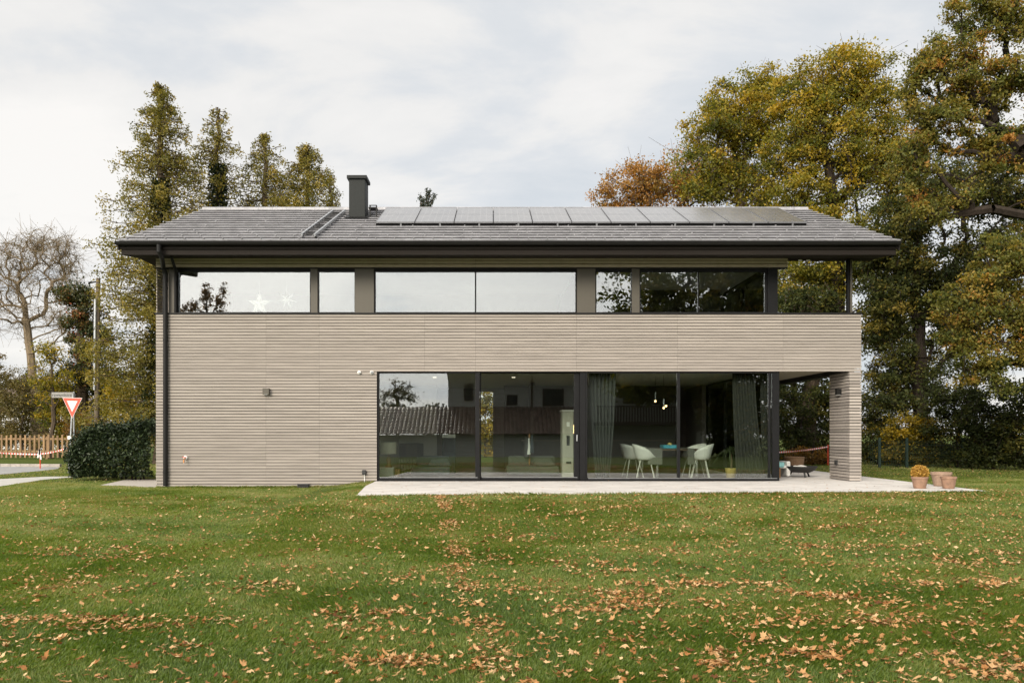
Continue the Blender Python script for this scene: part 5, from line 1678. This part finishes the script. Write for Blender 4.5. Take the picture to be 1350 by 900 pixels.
tree('green and yellow oak whose branches fill the right edge of the picture', 23.5, [(1405, 620), (1400, 420), (1410, 200), (1400, 60)],
     [(1330, 20, 60, 34, 1.4, 80), (1250, 75, 44, 30, 1.2, 62), (1215, 110, 32, 32, 1.1, 44), (1300, 110, 60, 36, 1.5, 90), (1240, 170, 56, 40, 1.4, 90), (1205, 215, 30, 34, 1.1, 44), (1320, 200, 50, 36, 1.5, 60), (1270, 15, 26, 24, 1, 20), (1370, 120, 50, 90, 1.8, 80), (1240, 265, 50, 24, 1.2, 40)],
     'leaf_oak', 'bark_dark', name='oak_tree', per=80, clump=.36, lsize=.125, r_trunk=.42, r_tip=.010, seed=75, tmid=.6, tspread=.2, dens=.60, twigs=6, limbs=[[(1395, 190), (1345, 204), (1320, 212), (1280, 232), (1245, 228)], [(1400, 250), (1350, 264), (1310, 292), (1298, 318)], [(1400, 300), (1340, 205), (1320, 160), (1295, 140)], [(1290, 282), (1240, 284), (1205, 292)]])
tree('drooping oak boughs over the right end of the lawn', 21.5, [(1450, 630), (1440, 450), (1430, 330)],
     [(1330, 340, 50, 36, 1.3, 70), (1290, 400, 54, 40, 1.3, 80), (1340, 430, 46, 50, 1.4, 80), (1275, 450, 36, 30, 1.1, 40), (1320, 490, 44, 30, 1.2, 50), (1385, 380, 50, 80, 1.5, 70)],
     'leaf_oak', 'bark_dark', name='oak_tree', per=80, clump=.34, lsize=.12, r_trunk=.25, r_tip=.009, seed=76, tmid=.56, tspread=.2, twigs=5)
tree('leaning brown-trunked tree seen through the covered terrace', 33, [(1066, 600), (1064, 540), (1076, 480), (1085, 430)],
     [(1050, 540, 30, 40, 2, 50), (1090, 520, 30, 40, 2, 50), (1060, 470, 40, 30, 2, 50), (1020, 500, 40, 60, 2, 50), (1100, 450, 40, 40, 2, 40), (1060, 405, 46, 24, 2, 70)],
     'leaf_dark', 'bark', name='dark_tree', per=70, clump=.5, lsize=.16, r_trunk=.42, seed=77, tmid=.35)
# hedge line and undergrowth right
for i, (label, d, px, py, rx, rz, ry, n, lf, tm) in enumerate([
        ('dark evergreen bush just right of the corner pillar', 30, 1158, 560, 34, 48, 1.0, 90, 'leaf_dark', .45),
        ('bright yellow shrub in front of the dark hedge', 28.5, 1200, 572, 40, 24, .7, 60, 'leaf_yellow', .6),
        ('dull olive bush under the bright yellow shrub', 28.2, 1212, 600, 44, 20, .7, 60, 'leaf_dark', .62),
        ('dark tall bush behind the terracotta pots', 27.5, 1262, 545, 44, 66, 1.0, 130, 'leaf_dark', .35),
        ('dark hedge bush at the right end of the terrace', 26, 1310, 560, 46, 62, 1.0, 130, 'leaf_dark', .3),
        ('dark hedge bush cut by the right edge of the picture', 25, 1372, 550, 50, 70, 1.0, 120, 'leaf_dark', .35),
        ('broad dark bush far behind the yellow shrub', 33, 1200, 500, 60, 60, 1.2, 130, 'leaf_dark', .55),
        ('tall dark bush seen left of the corner pillar through the terrace', 31.5, 1040, 560, 40, 50, 1.0, 90, 'leaf_dark', .35),
        ('russet low bush behind the fire bowl', 29.5, 1072, 607, 34, 10, .6, 40, 'leaf_brown', .55),
        ('dark bush behind the corner pillar at the rear of the garden', 32.5, 1110, 560, 40, 50, 1.0, 90, 'leaf_dark', .4)]):
    tree(label, d, [(px, 605), (px, 585), (px + 3, 560)], [(px, py, rx, rz, ry, n), (px, 600, rx * .9, 16, ry, n // 3)], lf, 'bark_dark', name='bush', cat='bush', per=64, clump=.4, lsize=.13, r_trunk=.05, seed=80 + i, tmid=tm, min_z=.05)
# wire fence with green posts
wf = thing('wire_fence', 'green metal wire fence running in front of the dark hedge', 'fence', (X(1196, 27.2), 27.2 - D, 0))
for px in (1160, 1196, 1270, 1345):
    MB().box(X(px, 27.2) - .035, X(px, 27.2) + .035, 27.2 - D, 27.2 - D + .06, -.1, Z(577, 27.2)).build('post', 'fence_green', wf)
b = MB()
for k in range(8):
    b.box(X(1145, 27.2), X(1420, 27.2), 27.2 - D - .008, 27.2 - D - .003, .08 + k * .13, .085 + k * .13)
for k in range(110):
    x = X(1145, 27.2) + k * .0625; b.box(x, x + .004, 27.2 - D - .012, 27.2 - D - .0085, .08, 1.0)
b.build('wire_mesh', 'fence_green', wf)

for i, (label, px, w_) in enumerate([('golden bush behind the house, glimpsed through the narrow rear window', 640, 30), ('dark bush behind the house left of the rear window', 590, 40), ('tall green bush behind the house right of the rear window', 690, 40)]):
    tree(label, 39, [(px, 600), (px, 560), (px, 540)], [(px, 560, w_, 50, 1.0, 110)], ['leaf_lime', 'leaf_dark', 'leaf_dark'][i], 'bark', name='bush', cat='bush', per=60, clump=.5, lsize=.17, r_trunk=.06, seed=120 + i, tmid=.6, min_z=.05)

# ================================================================== BEHIND THE LENS (seen mirrored in the glazing)
def MX(px, B): return (px - CX) * (D + B) / F
def MZ(py, B): return EYE + (HY - py) * (D + B) / F


nb = thing('neighbour_house', 'white neighbouring house with tiled lean-to and wooden balcony, mirrored in the glazing', 'house', (4, -36, -1.2))
gzb = -1.25
MB().box(MX(590, 33), MX(930, 33), -43, -33.2, gzb, 5.4).build('wall', 'neighbour_white', nb)
b = MB(); b.extx([(-32.0, 5.15), (-38, 7.9), (-44.0, 5.15), (-44.0, 4.95), (-38, 7.7), (-32.0, 4.95)], MX(578, 33), MX(945, 33)); b.build('roof', 'neighbour_tile', nb)
b = MB()
lx0, lx1 = MX(430, 30), MX(765, 30)
ly0, lz0, ly1, lz1 = -30.0, MZ(572, 30), -33.1, MZ(537, 33)
nr = 9; L_ = math.hypot(ly1 - ly0, lz1 - lz0)
for i in range(nr):
    u0, u1 = i / nr, (i + 1) / nr + .02
    ya, za_, yb, zb_ = ly0 + (ly1 - ly0) * u0, lz0 + (lz1 - lz0) * u0, ly0 + (ly1 - ly0) * u1, lz0 + (lz1 - lz0) * u1
    x = lx0
    while x < lx1:
        n_ = 6; rr = random.random()
        for q in range(n_):      # one curved pantile
            w0, w1 = q / n_, (q + 1) / n_
            h0, h1 = .045 * math.sin(w0 * math.pi), .045 * math.sin(w1 * math.pi)
            xa, xb = x + w0 * .25, x + w1 * .25
            b.hexa([(xa, ya, za_ - .01), (xb, ya, za_ - .01), (xb, yb, zb_ - .05), (xa, yb, zb_ - .05),
                    (xa, ya, za_ + .03 + h0), (xb, ya, za_ + .03 + h1), (xb, yb, zb_ - .01 + h1), (xa, yb, zb_ - .01 + h0)], t=rr)
        x += .26
b.build('lean_to_roof', 'neighbour_tile', nb)
MB().box(lx0, lx1, -33.1, -30.6, gzb, lz0 - .05).build('lean_to_wall', 'neighbour_white', nb)
b = MB(); by0, by1 = -31.6, -33.15
b.box(MX(786, 32), MX(912, 32), by1, by0, MZ(556, 32) - .2, MZ(556, 32)); b.build('balcony_floor', 'neighbour_wood', nb)
b = MB(); b.box(MX(786, 32), MX(912, 32), by0 - .06, by0, MZ(537, 32), MZ(535, 32))
for k in range(34):
    x = MX(787 + k * 3.7, 32); b.box(x, x + .09, by0 - .05, by0 - .01, MZ(556, 32), MZ(537, 32))
b.build('balcony_railing', 'neighbour_wood', nb)
for px0, px1, py0, py1 in ((612, 624, 505, 528), (668, 682, 520, 534), (716, 744, 512, 535), (822, 850, 503, 532)):
    f = MB().box(MX(px0, 33), MX(px1, 33), -33.195, -33.14, MZ(py1, 33), MZ(py0, 33)).build('window', 'neighbour_wood', nb)
    MB().box(MX(px0 + 1.5, 33), MX(px1 - 1.5, 33), -33.139, -33.12, MZ(py1 - 1.5, 33), MZ(py0 + 1.5, 33)).build('pane', 'black_plastic', f)
MB().tube([(MX(702, 32.9), -33.1, 4.9), (MX(702, 32.9), -33.1, MZ(537, 33))], .06, n=8).build('downspout', 'neighbour_wood', nb)


def mtree(label, B, trunk_px, blobs, leaf, **kw):
    """a tree behind the lens, given by where its mirror image stands"""
    d = D + B
    rng = np.random.default_rng(kw['seed'])
    o = tree(label, d, trunk_px, blobs, leaf, base_z=-1.2 + 1.2 * (1 - float(smooth(24, 29.5, B))), **kw)
    o.location.y = -o.location.y
    o.scale = (1, -1, 1)
    return o


mtree('huge dark oak behind the lens, mirrored in the right-hand windows', 27, [(905, 600), (905, 480), (900, 380)],
      [(905, 330, 120, 60, 4, 120), (960, 420, 110, 60, 4, 130), (860, 420, 70, 50, 3, 70), (930, 500, 110, 40, 4, 110), (1020, 460, 80, 80, 4, 90), (990, 545, 90, 40, 3, 70), (850, 510, 40, 22, 2, 24), (1010, 360, 90, 60, 4, 70)],
      'leaf_oak', name='oak_tree', per=80, clump=.85, lsize=.26, r_trunk=.6, seed=191, tmid=.4, bark='bark_dark', dens=.95, depth=1)
for k, (px, B, n_) in enumerate([(800, 46, 'between the mirrored house and the dark oak'), (880, 42, 'right below the trunk of the dark oak'), (960, 40, 'to the right of the dark oak trunk'), (1050, 36, 'at the far right of the mirrored garden'), (1160, 32, 'beyond the right end of the mirrored glazing')]):
    mtree('tall dark hedge shrub behind the lens, ' + n_, B, [(px, 600), (px, 580), (px, 560)], [(px, 545, 50, 52, 1.5, 110), (px, 590, 48, 22, 1.5, 50)], 'leaf_dark', name='hedge_shrub', cat='shrub', per=60, clump=.8, lsize=.26, r_trunk=.1, seed=130 + k, tmid=.35, bark='bark_dark', twigs=1)
mtree('bare-topped russet tree behind the lens, mirrored in the upper left window', 62, [(272, 600), (272, 480), (273, 420), (272, 385)],
      [(272, 392, 7, 24, .8, 34), (255, 404, 10, 12, .8, 16), (289, 400, 9, 16, .8, 20), (272, 440, 26, 30, 1.5, 40), (294, 382, 3, 12, .4, 8), (243, 408, 8, 8, .5, 8)],
      'leaf_brown', name='russet_tree', per=13, clump=.42, lsize=.22, r_trunk=.16, r_tip=.012, seed=92, twigs=4, up_pen=2.5, dens=1.3, tmid=.7, bark='bark')
mtree('round bare tree behind the lens, mirrored in the left glass door', 58, [(524, 590), (524, 550), (524, 530)],
      [(524, 516, 16, 14, 1.5, 40), (505, 522, 10, 10, 1, 14), (540, 522, 8, 10, 1, 14)],
      'leaf_bare', name='bare_tree', per=18, clump=.6, lsize=.22, r_trunk=.2, r_tip=.02, seed=93, twigs=6, bark='bark_dark')
for k, (px, py, rx, rz) in enumerate([(450, 560, 40, 26), (510, 550, 36, 18), (565, 552, 34, 22), (380, 560, 50, 30), (300, 560, 60, 30)]):
    mtree(['dark bush row behind the lens beyond the garage at its far left', 'dark bush behind the lens under the mirrored round tree', 'dark bush behind the lens beside the mirrored house wall',
           'dark wide bush behind the lens left of the garage', 'dark wide bush behind the lens at the street'][k], 50, [(px, 590), (px, 575)], [(px, py, rx, rz, 1.5, 50)], 'leaf_dark', name='bush', cat='bush', per=40, clump=.7, lsize=.24, r_trunk=.1, seed=94 + k, twigs=1)
